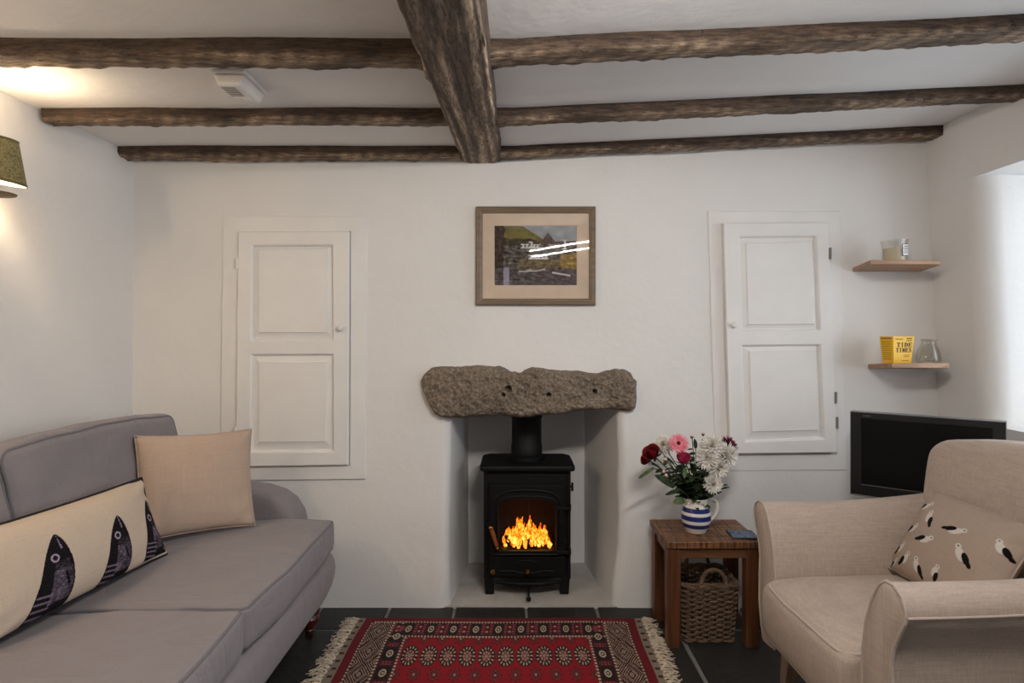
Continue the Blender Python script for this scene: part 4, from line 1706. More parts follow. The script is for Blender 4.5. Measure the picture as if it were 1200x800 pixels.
# ================================================================== loose cushions
def pillow_mesh(w, h, t, nu, nv, pinch=0.06, paint=None, seed=0, ear=0.0, wr=0.004, sag=None):
    """closed pillow in local x (width), z (height), y (-front / +back)"""
    m = MB()

    def shape(u, v, s):
        x = w / 2 * u * (1 - pinch * (1 - v * v))
        z = h / 2 * v * (1 - pinch * (1 - u * u))
        f = max(0.0, (1 - abs(u) ** 2.6)) ** 0.55 * max(0.0, (1 - abs(v) ** 2.6)) ** 0.55
        y = s * t / 2 * f
        y += wr * (nz((x, z, seed), 7) + 0.4 * nz((x, z, seed + 3), 18)) * min(1, f * 2)
        # corner puckers
        d = min(1, max(0, (abs(u) + abs(v) - 1.2) / 0.8))
        y += 0.006 * d * math.sin((u - v) * 14 + seed) * (f > 0)
        if sag:
            x, y, z = sag(x, y, z, u, v)
        return (x, y, z)

    tabs = []
    for s in (-1, 1):
        def fn(i, j):
            u, v = -1 + 2 * i / (nu - 1), -1 + 2 * j / (nv - 1)
            if paint:
                m.dye = paint(u * w / 2, v * h / 2, s)
            return shape(u, v, s)
        # front shares its outline with the back
        if s < 0:
            tabs.append(m.grid(fn, nu, nv))
        else:
            A = tabs[0]
            idx = [[None] * nv for _ in range(nu)]
            for i in range(nu):
                for j in range(nv):
                    if i in (0, nu - 1) or j in (0, nv - 1):
                        idx[i][j] = A[i][j]
                    else:
                        idx[i][j] = m.vert(fn(i, j))
            for i in range(nu - 1):
                for j in range(nv - 1):
                    m.face((idx[i][j], idx[i][j + 1], idx[i + 1][j + 1], idx[i + 1][j]))
    edge = []
    K = 40
    for k in range(K):
        edge.append(shape(-1 + 2 * k / K, -1, 0))
    for k in range(K):
        edge.append(shape(1, -1 + 2 * k / K, 0))
    for k in range(K):
        edge.append(shape(1 - 2 * k / K, 1, 0))
    for k in range(K):
        edge.append(shape(-1, 1 - 2 * k / K, 0))
    return m, edge


def frame_from(xaxis, zaxis):
    x = Vector(xaxis).normalized()
    z = Vector(zaxis)
    z = (z - x * z.dot(x)).normalized()
    y = z.cross(x)
    return Matrix((x, y, z)).transposed().to_euler()


def beige_pillow():
    m, edge = pillow_mesh(0.415, 0.385, 0.12, 40, 40, 0.06, seed=4, wr=0.008)
    root = thing('square_cushion', 'plain beige square cushion at the far end of the sofa', 'cushion', (-1.234, 2.382, 0.708))
    root.rotation_euler = frame_from((0.78, 0.62, -0.03), (-0.17, 0.17, 0.97))
    m.build('cover', M['cream_linen'], root, world=False, angle=0)
    e = MB()
    e.tube(edge, 0.0025, 6, closed=True)
    e.build('seam', M['cream_linen'], root, world=False)


beige_pillow()


def fish_pillow():
    w, h = 0.70, 0.276
    base = [lin(c) for c in (196, 178, 160)]
    fishes = [(-0.155, -0.142, 0.205, 0.120, 0.34), (0.085, -0.142, 0.192, 0.110, 0.30), (0.285, -0.130, 0.192, 0.110, 0.20)]

    def paint(x, z, s):
        c = list(base)
        if s < 0:
            for fx, fz, H, Wd, lean in fishes:
                t = (z - fz) / H
                if 0 <= t <= 1:
                    xc = fx + lean * H * t * 0.75
                    half = Wd / 2 * (1.0 * (1 - t ** 2.6) ** 0.75 + 0.02)
                    l = (x - xc) / half
                    # tail side of the print flares down to the left
                    lo = -1 - 0.55 * max(0, 0.45 - t)
                    if lo < l < 1:
                        n1 = nz((x, z, 0), 260)
                        n2 = nz((x * 0.6, z * 2.2, 5), 120)
                        n3 = nz((x, z, 9), 28)
                        d = 26
                        # pale belly, cheek and gill strokes
                        if 0.12 < t < 0.52 and -0.25 < l < 0.92:
                            d = 66 + 90 * max(0, n2) + 46 * n3
                        elif 0.5 < t < 0.62 and -0.2 < l < 0.8:
                            d = 40 + 60 * max(0, n2)
                        if t < 0.3 and -1.3 < l < -0.1 and math.sin(t * 90 + l * 4) > 0.55:
                            d = 120
                        if 0.28 < t < 0.46 and abs(l - 0.55 + 1.3 * (t - .4)) < 0.08:
                            d = 22
                        d += 26 * n1
                        # mouth
                        if t > 0.78 and abs(l - 0.28 - (0.93 - t) * 1.2) < 0.09:
                            d = 150 if n1 > -0.2 else 30
                        # edge outline
                        if l > 0.93 or l < lo + 0.08:
                            d = 20
                        # eye
                        ez, exx = fz + H * 0.685, fx + lean * H * 0.685 * 0.75 - Wd * 0.08
                        rr = math.hypot((x - exx) * 1.0, (z - ez) * 1.15)
                        if rr < 0.0135:
                            d = 176 if rr > 0.0088 else (40 if rr > 0.003 else 15)
                        d = max(10, min(200, d))
                        c = [lin(min(255, d * 1.02)), lin(d * 0.9), lin(min(255, d * 1.04))]
        return (c[0], c[1], c[2], 1)

    m, edge = pillow_mesh(w, h, 0.135, 330, 170, 0.05, paint, 9, wr=0.004)
    root = thing('lumbar_cushion', 'long cream cushion printed with three dark fish heads, on sofa', 'cushion', (-1.300, 1.80, 0.650))
    root.rotation_euler = frame_from((0.10, 0.99, -0.01), (-0.34, 0.06, 0.93))
    m.build('cover', mat_attr('fish_print_linen', 0.95, 0.1, nvar=0.12, bscale=300, bstr=0.2), root, world=False, dye=True, angle=0)
    e = MB()
    e.tube(edge, 0.0058, 8, closed=True)
    e.build('piping', M['black_piping'], root, world=False)


fish_pillow()


# ================================================================== armchair
def armchair():
    root = thing('armchair', 'oatmeal fabric armchair with rolled arms in right foreground', 'armchair', (1.281, 1.915, 0), rotz=math.radians(182))
    S, P = M['chair'], M['chair_pipe']

    def B(m, name, mat, par=None, **k):
        return m.build(name, mat, par or root, world=False, **k)
    # base under the seat
    m = MB()
    m.rounded_box(0.69, 0.70, 0.165, 0.03, 10, lambda p: Vector((p.x, p.y * (1 - 0.10 * (0.08 - p.z) / 0.165), p.z)), (0.0, 0, 0.240))
    B(m, 'base', S, angle=0)
    k = MB()
    k.tube([(0.347, y, 0.225 + 0.0 * y) for y in (-.25, 0, .25)], 0.004, 8)
    B(k, 'seam', P)

    # arm: cross-section (d outward, z) swept from front to back; flares into a roll at the top
    def arm(s):
        sec = [(.262, .170), (.256, .25), (.252, .36), (.256, .44), (.270, .52), (.292, .58), (.312, .615), (.330, .642), (.355, .659), (.388, .660), (.415, .645),
               (.430, .618), (.430, .590), (.414, .560), (.388, .51), (.377, .46), (.384, .39), (.384, .29), (.366, .21), (.350, .165)]
        nx = 26
        m = MB()

        def fn(i, j):
            t = j / (nx - 1)
            x = 0.358 - 0.72 * t
            d, z = sec[i]
            rise = (0.035 * t * t - 0.006 * math.sin(PI * t)) * max(0, (z - .4) / .26)
            r = 0.0
            if j == 0:
                r = 0.010
            dc, zc = .345, .5
            d2 = d + (dc - d) * (r * 3)
            z2 = z + rise
            x2 = x - (0.0 if j else 0.0)
            return (x2, s * (d2 + 0.002 * nz((x, d, z), 8)), z2)
        idx = m.grid(fn, len(sec), nx, flip=(s < 0))
        ring0 = [idx[i][0] for i in range(len(sec))]
        # front facing panel, slightly domed
        inner = []
        for i in range(len(sec)):
            d, z = sec[i]
            dc = 0.315 if z < .55 else .36
            inner.append(m.vert((0.366, s * (d + (dc - d) * .35), z + (.61 - z) * .12 if z > .55 else z)))
        n = len(sec)
        for i in range(n - 1):
            q = (ring0[i], ring0[i + 1], inner[i + 1], inner[i])
            m.face(q if s > 0 else q[::-1])
        m.face(inner if s > 0 else inner[::-1])
        o = B(m, 'arm', S, angle=50)
        k = MB()
        pts = [(0.359, s * (d + (.345 - d) * .02), z) for d, z in sec]
        sm = []
        for a, b in zip(pts[:-1], pts[1:]):
            sm += [Vector(a), Vector(a).lerp(Vector(b), .5)]
        sm.append(Vector(pts[-1]))
        k.tube(sm, 0.005, 8)
        # seam under the roll along the outside
        k.tube([(0.358 - 0.72 * t, s * (.4335 if True else 0), .600 + 0.035 * t * t * .8) for t in [q / 12 for q in range(13)]], 0.0035, 8)
        B(k, 'piping', P, o)
    arm(1)
    arm(-1)

    # seat cushion with crowned top and bowed front
    sx, sy, sz, r = 0.64, 0.506, 0.20, 0.03
    c = Vector((0.085, 0, 0.335))

    def deform(p):
        u, v, w = p.x / (sx / 2), p.y / (sy / 2), p.z / (sz / 2)
        q = Vector(p)
        q.z += 0.022 * max(0, w) * (1 - u * u) ** .7 * (1 - v * v) ** .7 if abs(u) < 1 and abs(v) < 1 else 0
        q.z += -0.018 * max(0, u) ** 3 * max(0, w)
        q.x += 0.014 * max(0, u) * (1 - v * v) + 0.012 * max(0, u) * (1 - w * w)
        q.z += 0.004 * nz(p, 7, 2)
        return q
    m = MB()
    m.rounded_box(sx, sy, sz, r, 24, deform, c)
    cu = B(m, 'seat_cushion', S, angle=0)
    k = MB()
    loop = resample([Vector((a, b, 0)) for a, b in rrect(sx / 2 - r * .29, sy / 2 - r * .29, .045)], 0.025)
    for s in (1, -1):
        k.tube([deform(Vector((q.x, q.y, s * (sz / 2 - r * .29)))) + c for q in loop], 0.0048, 8, closed=True)
    B(k, 'piping', P, cu)

    # back: crowned, slightly winged and raked
    m = MB()
    bw, bh, bt = 0.76, 0.64, 0.17
    cb = Vector((-0.305, 0, 0.563))

    def dfb(p):
        v, w = p.y / (bw / 2), p.z / (bh / 2)
        q = Vector(p)
        t = (w + 1) / 2
        q.z += 0.045 * (1 - v * v) * max(0, w)
        q.y *= 1 - 0.06 * max(0, -w) + 0.01 * w
        q.x += -0.085 * t * t + 0.0
        q.x += 0.035 * v * v * (p.x > 0) * min(1, max(0, t * 1.6 - .4))
        q.x += 0.018 * (1 - v * v) * (1 - w * w) * (1 if p.x > 0 else -1)
        q.x += 0.003 * nz(p, 6, 5)
        return q
    m.rounded_box(bt, bw, bh, 0.055, 24, dfb, cb)
    bk = B(m, 'backrest', S, angle=0)
    k = MB()
    r = 0.055
    loop = resample([Vector((a, b, 0)) for a, b in rrect(bw / 2 - r * .29, bh / 2 - r * .29, .06)], 0.03)
    k.tube([dfb(Vector((-(bt / 2 - r * .29), q.x, q.y))) + cb for q in loop], 0.0045, 8, closed=True)
    B(k, 'piping', P, bk)
    # tapered legs
    for lx, ly, sp in ((0.275, .295, 1), (0.275, -.295, 1), (-0.29, .27, -1), (-0.29, -.27, -1)):
        l = MB()
        o = 0.02 * sp
        e = 0.012 * (1 if ly > 0 else -1)
        l.hexa([(lx + o - .018, ly + e - .018, 0), (lx + o + .018, ly + e - .018, 0), (lx + o + .018, ly + e + .018, 0), (lx + o - .018, ly + e + .018, 0),
                (lx - .030, ly - .030, .17), (lx + .030, ly - .030, .17), (lx + .030, ly + .030, .17), (lx - .030, ly + .030, .17)])
        B(l, 'leg', M['pale_leg'], bevel=0.003)


armchair()


def bird_pillow():
    w, h = 0.46, 0.32
    base = [lin(c) for c in (168, 150, 136)]
    # embroidered birds: x, z, size, heading angle of body (deg), wing side
    birds = [(a * w * .96 - w / 2 + .01, h / 2 - b * h, sc, an, side) for a, b, sc, an, side in (
        (.11, .22, 1.15, 48, 1), (.26, .32, 1.15, 112, -1), (.13, .50, 1.15, 45, 1), (.36, .55, 1.15, 38, 1), (.58, .33, 1.2, 30, 1), (.10, .75, 1.05, 70, 1),
        (.22, .83, 1.1, 70, 1), (.38, .84, 1.15, 112, -1), (.72, .52, 1.3, 125, -1), (.57, .80, 1.0, 80, -1), (.06, .93, .9, 60, 1), (.90, .80, 1.1, 60, 1), (.93, .30, 1.0, 120, -1))]

    def paint(x, z, s):
        if s < 0:
            for bx, bz, sc, an, side in birds:
                a = math.radians(an)
                dx, dz = (x - bx) / sc / 1.30, (z - bz) / sc / 0.92
                if dx * dx + dz * dz > 0.0016:
                    continue
                f = dx * math.cos(a) + dz * math.sin(a)       # towards the head
                g = (-dx * math.sin(a) + dz * math.cos(a)) * side
                n = nz((x, z, 0), 300) * 0.12
                if math.hypot(f - .0215, g) < 0.0022:
                    return (0.03, 0.02, 0.02, 1)
                if (f + .013) ** 2 / .016 ** 2 + (g - .008) ** 2 / .0075 ** 2 < 1 + n:
                    return (0.008, 0.007, 0.007, 1)
                if (f + .028) ** 2 / .008 ** 2 + (g - .010) ** 2 / .005 ** 2 < 1 + n:
                    return (0.008, 0.007, 0.007, 1)
                if f * f / .0185 ** 2 + (g + .001) ** 2 / .0095 ** 2 < 1 + n or math.hypot(f - .0205, g) < 0.0072:
                    return (0.62, 0.58, 0.53, 1)
        return (base[0], base[1], base[2], 1)
    m, edge = pillow_mesh(w, h, 0.13, 300, 210, 0.05, paint, 21, wr=0.006)
    root = thing('lumbar_cushion', 'beige cushion embroidered with black and white birds, on armchair', 'cushion', (1.395, 1.941, 0.596))
    root.rotation_euler = frame_from((-0.02, -1.0, 0.0), (0.50, 0.06, 0.86))
    m.build('cover', mat_attr('bird_cushion_linen', 0.95, 0.1, nvar=0.12, bscale=300, bstr=0.2), root, world=False, dye=True, angle=0)
    e = MB()
    e.tube(edge, 0.0028, 6, closed=True)
    e.build('seam', M['chair'], root, world=False)


bird_pillow()


# ================================================================== television on a small stand
def tv():
    pl, pr = Vector((1.419, 2.60)), Vector((1.82, 2.28))
    c = (pl + pr) / 2
    ang = math.atan2(pr.y - pl.y, pr.x - pl.x)
    W, H = (pr - pl).length, 0.345
    zb = 0.608
    root = thing('television', 'black flat-screen television in the corner behind the armchair', 'television', (c.x, c.y, 0.546), rotz=ang)
    z0, z1 = zb - 0.545, zb - 0.545 + H

    def B(m, name, mat, par=None, **k):
        return m.build(name, mat, par or root, world=False, **k)
    bz = 0.032
    m = MB()
    o4 = [(-W / 2, z0), (W / 2, z0), (W / 2, z1), (-W / 2, z1)]
    i4 = [(-W / 2 + .040, z0 + .045), (W / 2 - .040, z0 + .045), (W / 2 - .040, z1 - .026), (-W / 2 + .040, z1 - .026)]
    L = []
    for q, y in ((o4, 0.05), (o4, 0.0), (i4, 0.0), (i4, 0.006)):
        L.append([m.vert((a, y, b)) for a, b in q])
    for a, b in zip(L[:-1], L[1:]):
        for k in range(4):
            m.face((a[k], a[(k + 1) % 4], b[(k + 1) % 4], b[k]))
    m.box(-W / 2 + .002, W / 2 - .002, 0.012, 0.052, z0 + .002, z1 - .002)
    m.box(-W / 2 + .10, W / 2 - .10, 0.05, 0.085, z0 + .03, z1 - .06)
    B(m, 'bezel', M['tv_black'], bevel=0.002)
    s = MB()
    s.poly([(a, 0.006, b) for a, b in i4])
    B(s, 'screen', M['tv_screen'], smooth=False)
    t = MB()
    t.box(-W / 2 - .001, W / 2 + .001, -0.001, 0.02, z0 - .005, z0)
    t.box(-W / 2 - .0025, -W / 2, 0.0, 0.05, z0 - .005, z1 + .002)
    t.box(W / 2, W / 2 + .0025, 0.0, 0.05, z0 - .005, z1 + .002)
    t.box(-W / 2, W / 2, 0.0, 0.05, z1, z1 + .0022)
    B(t, 'silver_trim', M['silver'], smooth=False)
    # maker's lettering, four small capitals
    g = MB()
    letters(g, 'SONY', lambda u, v, d: (-W / 2 + .046 + u * .0068, -0.0006 - d * .0006, z1 - .016 + v * .007), 1.0)
    B(g, 'maker_lettering', mat_plain('grey_lettering', rgb(96, 96, 100), 0.5), smooth=False)
    f = MB()
    f.lathe([(0, 0), (0.11, 0.0), (0.115, 0.004), (0.10, 0.012), (0.03, 0.016), (0.022, 0.03), (0.022, z0 + .02), (0, z0 + .02)], 36, (0, 0.035, 0))
    B(f, 'foot', M['tv_black'])
    # stand
    sw = thing('television_stand', 'low dark wooden stand under the television', 'stand', (c.x + .055, c.y + .07, 0), rotz=ang)
    W2 = MB()
    W2.box(-.19, .19, -.125, .125, .52, .545)
    W2.build('stand_top', M['leg_wood'], sw, world=False, bevel=.004)
    W2 = MB()
    W2.box(-.165, .165, -.10, .10, .16, .178)
    W2.build('stand_shelf', M['leg_wood'], sw, world=False, bevel=.003)
    for a in (-.17, .17):
        for b in (-.105, .105):
            q = MB()
            q.box(a - .018, a + .018, b - .018, b + .018, 0, .52)
            q.build('leg', M['leg_wood'], sw, world=False, bevel=.003)


# slab-serif capitals as strokes on a unit body (thick stems, thin serifs)
def letters(mb, text, place, weight=1.0, adv=1.12):
    W = 0.30 * weight
    G = {
        'T': [[(0, 1), (1, 1), (1, .74), (.93, .74), (.88, .88), (.65, .88), (.65, .10), (.80, .05), (.80, 0), (.20, 0), (.20, .05), (.35, .10), (.35, .88), (.12, .88), (.07, .74), (0, .74)]],
        'I': [[(.18, 0), (.82, 0), (.82, .06), (.66, .10), (.66, .90), (.82, .94), (.82, 1), (.18, 1), (.18, .94), (.34, .90), (.34, .10), (.18, .06)]],
        'D': [[(0, 0), (.44, 0), (.44, .08), (.40, .08), (.40, .92), (.44, .92), (.44, 1), (0, 1), (0, .94), (.12, .90), (.12, .10), (0, .06)],
              [(.44, 0), (.66, .02), (.86, .14), (.98, .36), (1, .5), (.98, .64), (.86, .86), (.66, .98), (.44, 1), (.44, .92), (.58, .88), (.68, .72), (.70, .5), (.68, .28), (.58, .12), (.44, .08)]],
        'E': [[(0, 0), (.95, 0), (.98, .30), (.90, .30), (.80, .10), (.42, .08), (.42, .46), (.58, .46), (.64, .36), (.70, .36), (.70, .66), (.64, .66), (.58, .55), (.42, .55), (.42, .92), (.78, .90), (.86, .74), (.94, .74), (.92, 1), (0, 1), (0, .94), (.12, .90), (.12, .10), (0, .06)]],
        'M': [[(0, 0), (.26, 0), (.26, .06), (.16, .10), (.16, .78), (.44, 0), (.52, 0), (.74, .74), (.74, .10), (.68, .06), (.68, 0), (1.04, 0), (1.04, .06), (.98, .10), (.98, .90), (1.04, .94), (1.04, 1), (.76, 1), (.56, .40), (.34, 1), (0, 1), (0, .94), (.10, .90), (.10, .10), (0, .06)]],
        'S': [[(.06, 0), (.13, 0), (.18, .06), (.40, -.02), (.66, 0), (.88, .12), (.94, .28), (.86, .46), (.66, .58), (.40, .70), (.34, .80), (.42, .92), (.60, .93), (.74, .84), (.82, .70), (.88, .70), (.86, 1), (.80, 1), (.74, .95), (.52, 1.02), (.26, .98), (.10, .84), (.08, .68), (.18, .54), (.42, .42), (.62, .31), (.66, .20), (.58, .08), (.40, .07), (.24, .16), (.13, .32), (.06, .32)]],
        'O': [[(.5, 0), (.86, .14), (1, .5), (.86, .86), (.5, 1), (.5, .84), (.72, .74), (.78, .5), (.72, .26), (.5, .16)],
              [(.5, 1), (.14, .86), (0, .5), (.14, .14), (.5, 0), (.5, .16), (.28, .26), (.22, .5), (.28, .74), (.5, .84)]],
        'N': [[(0, 0), (.2, 0), (.2, .7), (.75, 0), (1, 0), (1, 1), (.8, 1), (.8, .32), (.26, 1), (0, 1)]],
        'Y': [[(.38, 0), (.62, 0), (.62, .42), (1, 1), (.76, 1), (.5, .6), (.24, 1), (0, 1), (.38, .42)]],
    }
    x = 0.0
    for ch in text:
        for poly in G[ch]:
            pts = [(x + a * (1.0 if ch != 'I' else 0.8), b) for a, b in poly]
            n = len(pts)
            f = [mb.vert(place(a, b, 1)) for a, b in pts]
            k = [mb.vert(place(a, b, 0)) for a, b in pts]
            mb.face(f)
            for i in range(n):
                mb.face((f[i], k[i], k[(i + 1) % n], f[(i + 1) % n]))
        x += adv if ch != 'I' else adv * 0.85
    return x


tv()


# ================================================================== side table, basket, jug, phone
TZ = 0.438


def side_table():
    x0, x1, yf, yb = 0.612, 1.005, 2.495, 2.805
    root = thing('side_table', 'small rustic wooden side table beside the armchair', 'table', ((x0 + x1) / 2, (yf + yb) / 2, 0))
    m = MB()
    for k in range(4):
        a = yf + (yb - yf) * k / 4
        b = yf + (yb - yf) * (k + 1) / 4
        m.box(x0, x1, a + .0006, b - .0006, TZ - .028, TZ)
    m.build('tabletop', M['table_top'], root, bevel=.003)
    for (xa, xb, ya, yb2) in ((x0 + .06, x1 - .06, yf + .016, yf + .036), (x0 + .06, x1 - .06, yb - .036, yb - .016), (x0 + .018, x0 + .038, yf + .06, yb - .06), (x1 - .038, x1 - .018, yf + .06, yb - .06)):
        m = MB()
        m.box(xa, xb, ya, yb2, TZ - .072, TZ - .0285)
        m.build('apron', M['table_wood'], root, bevel=.002)
    for xa in (x0 + .008, x1 - .063):
        for ya in (yf + .010, yb - .065):
            m = MB()
            m.hexa([(xa + .001, ya + .001, 0), (xa + .053, ya + .001, 0), (xa + .053, ya + .053, 0), (xa + .001, ya + .053, 0),
                    (xa, ya, TZ - .0285), (xa + .055, ya, TZ - .0285), (xa + .055, ya + .055, TZ - .0285), (xa, ya + .055, TZ - .0285)])
            m.build('leg', M['leg_wood'], root, bevel=.003)


def mat_table_top():
    """planks with saw-marks across the grain"""
    m, nt, b = new_mat('saw_marked_tabletop')
    f = noise_tex(nt, coords(nt, (2, 16, 16)), 2, 6, .65, .5)
    col = ramp(nt, f, [(.28, rgb(66, 42, 26)), (.5, rgb(116, 78, 50)), (.72, rgb(150, 110, 76))])
    s = noise_tex(nt, coords(nt, (75, 6, 2)), 1.3, 3, .6)
    col = mixc(nt, 1.0, col, ramp(nt, s, [(.40, (.38, .30, .25, 1)), (.5, (1, 1, 1, 1)), (.68, (1.35, 1.3, 1.25, 1))]), 'MULTIPLY')
    nt.links.new(col, b.inputs['Base Color'])
    b.inputs['Roughness'].default_value = .45
    bump(nt, b, s, .3, .003)
    return m


M['table_top'] = mat_table_top()
side_table()


def basket():
    cx, cy = 0.807, 2.655
    root = thing('wicker_basket', 'rectangular wicker basket with hoop handles under the side table', 'basket', (cx, cy, 0))
    m = MB()
    rowsn, H = 21, 0.245
    stakes = 26

    def loop(hx, hy, z, amp, ph, r, npt=156, seed=0):
        base = rrect(hx, hy, 0.028, 8)
        P = resample([Vector((a, b, 0)) for a, b in base], 0.004)
        L = len(P)
        pts = []
        for k in range(npt):
            q = P[int(k * L / npt)]
            t = k / npt
            n = Vector((q.x / hx, q.y / hy, 0))
            n = Vector((math.copysign(abs(n.x) ** 4, n.x), math.copysign(abs(n.y) ** 4, n.y), 0)).normalized()
            o = amp * math.sin(t * stakes * PI + ph)
            pts.append((cx + q.x + n.x * o, cy + q.y + n.y * o, z + .0022 * nz((q.x, q.y, z), 25, seed)))
        m.tube(pts, r, 6, closed=True)
    for k in range(rowsn):
        t = k / (rowsn - 1)
        z = 0.012 + (H - .03) * t
        hx = 0.103 + 0.012 * t
        hy = 0.098 + 0.012 * t
        loop(hx, hy, z, 0.0062, PI * (k % 2), 0.0050 + .0008 * random.random(), seed=k)
    # plaited rim and foot
    for k, (dz, am) in enumerate(((0, .005), (.007, .006), (.013, .004))):
        loop(0.119, 0.113, H - .012 + dz, am, k * 2.1, 0.0062, seed=40 + k)
    loop(0.108, 0.100, 0.006, .004, 1, .0058, seed=60)
    # stakes
    P0 = resample([Vector((a, b, 0)) for a, b in rrect(1, 1, .22, 8)], 0.01)
    for k in range(stakes * 2):
        q = P0[int((k + .5) * len(P0) / (stakes * 2)) % len(P0)]
        m.tube([(cx + q.x * (.103 + .012 * t), cy + q.y * (.098 + .012 * t), .004 + (H - .006) * t) for t in (0, .5, 1)], 0.0028, 5)
    m.box(cx - .099, cx + .099, cy - .09, cy + .09, .004, .010)
    m.build('woven_body', M['wicker'], root)
    for sgn in (-1, 1):
        h = MB()
        yy = cy + sgn * .114
        for tw in range(3):
            pts = []
            for q in range(29):
                a = PI * q / 28
                ph = q * .9 + tw * 2.09
                rr = .0048
                pts.append((cx + .012 + (.052 + rr * math.cos(ph)) * math.cos(a), yy + rr * math.sin(ph), H - .015 + (.078 + rr * math.cos(ph)) * math.sin(a) ** .8))
            h.tube([(pts[0][0], yy, H - .06)] + pts + [(pts[-1][0], yy, H - .06)], .0043, 6)
        for sx in (-1, 1):
            for q in range(4):
                h.tube([(cx + .012 + sx * (.052) + .0105 * math.cos(2 * PI * w / 8), yy + .0105 * math.sin(2 * PI * w / 8), H - .030 + q * .008) for w in range(8)], .0035, 5, closed=True)
        h.build('handle', M['wicker'], root)


basket()


def jug():
    cx, cy = 0.772, 2.625
    root = thing('striped_jug', 'white pottery jug with blue bands holding the flowers', 'jug', (cx, cy, TZ))
    m = MB()
    white, blue = rgb(228, 222, 212), rgb(32, 46, 112)
    prof = [(0, .003), (.038, .0012), (.041, .003), (.044, .010), (.053, .025), (.0605, .048), (.0625, .065), (.0605, .085), (.055, .104), (.0495, .118), (.0475, .128), (.049, .138), (.0515, .146), (.0505, .148), (.047, .140), (.0455, .128), (.050, .11), (.056, .085), (.058, .065), (.05, .03), (.0, .02)]
    fine = []
    for (r0, z0), (r1, z1) in zip(prof[:-1], prof[1:]):
        nseg = max(1, int(math.hypot(r1 - r0, z1 - z0) / .0018))
        for q in range(nseg):
            fine.append((r0 + (r1 - r0) * q / nseg, z0 + (z1 - z0) * q / nseg))
    fine.append(prof[-1])
    top_i = max(range(len(fine)), key=lambda i: fine[i][1])
    n = 56
    bands = ((.026, .044), (.058, .078), (.092, .110))
    rings = []
    for i, (r, z) in enumerate(fine):
        inb = i <= top_i and any(a <= z <= b for a, b in bands)
        m.dye = blue if inb else white
        ring = []
        for k in range(n):
            a = 2 * PI * k / n
            lip = max(0, (z - .12) / .03)
            rr = r + .016 * lip * max(0, math.cos(a - PI)) ** 6
            ring.append(m.vert((cx + rr * math.cos(a), cy + rr * math.sin(a), TZ + z)))
        rings.append(ring)
    for a, b in zip(rings[:-1], rings[1:]):
        for k in range(n):
            m.face((a[k], a[(k + 1) % n], b[(k + 1) % n], b[k]))
    mat = mat_attr('glazed_pottery', 0.18, 0.5, bstr=0)
    m.build('body', mat, root, dye=True, angle=60)
    h = MB()
    h.dye = white
    pts = [(cx + .045, .128), (cx + .062, .136), (cx + .080, .132), (cx + .089, .115), (cx + .086, .09), (cx + .074, .066), (cx + .057, .052)]
    sm = []
    for q in range(25):
        t = q / 24 * (len(pts) - 1)
        i = min(int(t), len(pts) - 2)
        f = t - i
        p_1, p0, p1, p2 = pts[max(i - 1, 0)], pts[i], pts[i + 1], pts[min(i + 2, len(pts) - 1)]
        def cr(k):
            return .5 * (2 * p0[k] + (-p_1[k] + p1[k]) * f + (2 * p_1[k] - 5 * p0[k] + 4 * p1[k] - p2[k]) * f * f + (-p_1[k] + 3 * p0[k] - 3 * p1[k] + p2[k]) * f ** 3)
        sm.append((cr(0), cy - .006, TZ + cr(1)))
    h.tube(sm, .0075, 12)
    h.build('handle', mat, root, dye=True)
    return cx, cy


JX, JY = jug()

co_ = thing('coaster', 'dark blue square coaster lying on the side table corner', 'coaster', (0.952, 2.580, TZ), rotz=math.radians(-5))
m_ = MB()
m_.rounded_box(.110, .110, .006, .0025, 8, None, (0, 0, .0034))
m_.build('backing', mat_plain('coaster_backing', rgb(22, 26, 36), .35), co_, world=False)
m_, nt_, b_ = new_mat('coaster_print')
f_ = noise_tex(nt_, coords(nt_), 14, 2, .4, 1.0)
nt_.links.new(ramp(nt_, f_, [(.38, rgb(26, 34, 56)), (.5, rgb(58, 92, 126)), (.62, rgb(28, 36, 60))]), b_.inputs['Base Color'])
b_.inputs['Roughness'].default_value = .2
q_ = MB()
q_.box(-.049, .049, -.049, .049, .0060, .0068)
q_.build('printed_face', m_, co_, world=False, bevel=.0004)


# ================================================================== flowers
def petal(m, base, d, nrm, L, w, bend, cup=0.0, n=4, tip=1.0):
    """one curved petal strip from base along d, curling towards nrm"""
    d = Vector(d).normalized()
    nrm = Vector(nrm)
    side = d.cross(nrm)
    if side.length < 1e-6:
        side = d.orthogonal()
    side.normalize()
    nrm = side.cross(d).normalized()
    prev = None
    for k in range(n + 1):
        t = k / n
        p = Vector(base) + d * (L * t) + nrm * (bend * L * t * t)
        ww = w * (math.sin(PI * (0.16 + 0.80 * t)) ** .7) * (1 if t < 1 else tip * .6)
        a, c, b = m.vert(p - side * ww / 2 + nrm * cup * ww), m.vert(p), m.vert(p + side * ww / 2 + nrm * cup * ww)
        if prev:
            m.face((prev[0], a, c, prev[1]))
            m.face((prev[1], c, b, prev[2]))
        prev = (a, c, b)


def petal_mat(name, c1, c2):
    m, nt, b = new_mat(name)
    f = noise_tex(nt, coords(nt), 45, 3)
    nt.links.new(ramp(nt, f, [(.35, c1), (.65, c2)]), b.inputs['Base Color'])
    b.inputs['Roughness'].default_value = .7
    b.inputs['Specular IOR Level'].default_value = .25
    b.inputs['Subsurface Weight'].default_value = .0
    return m


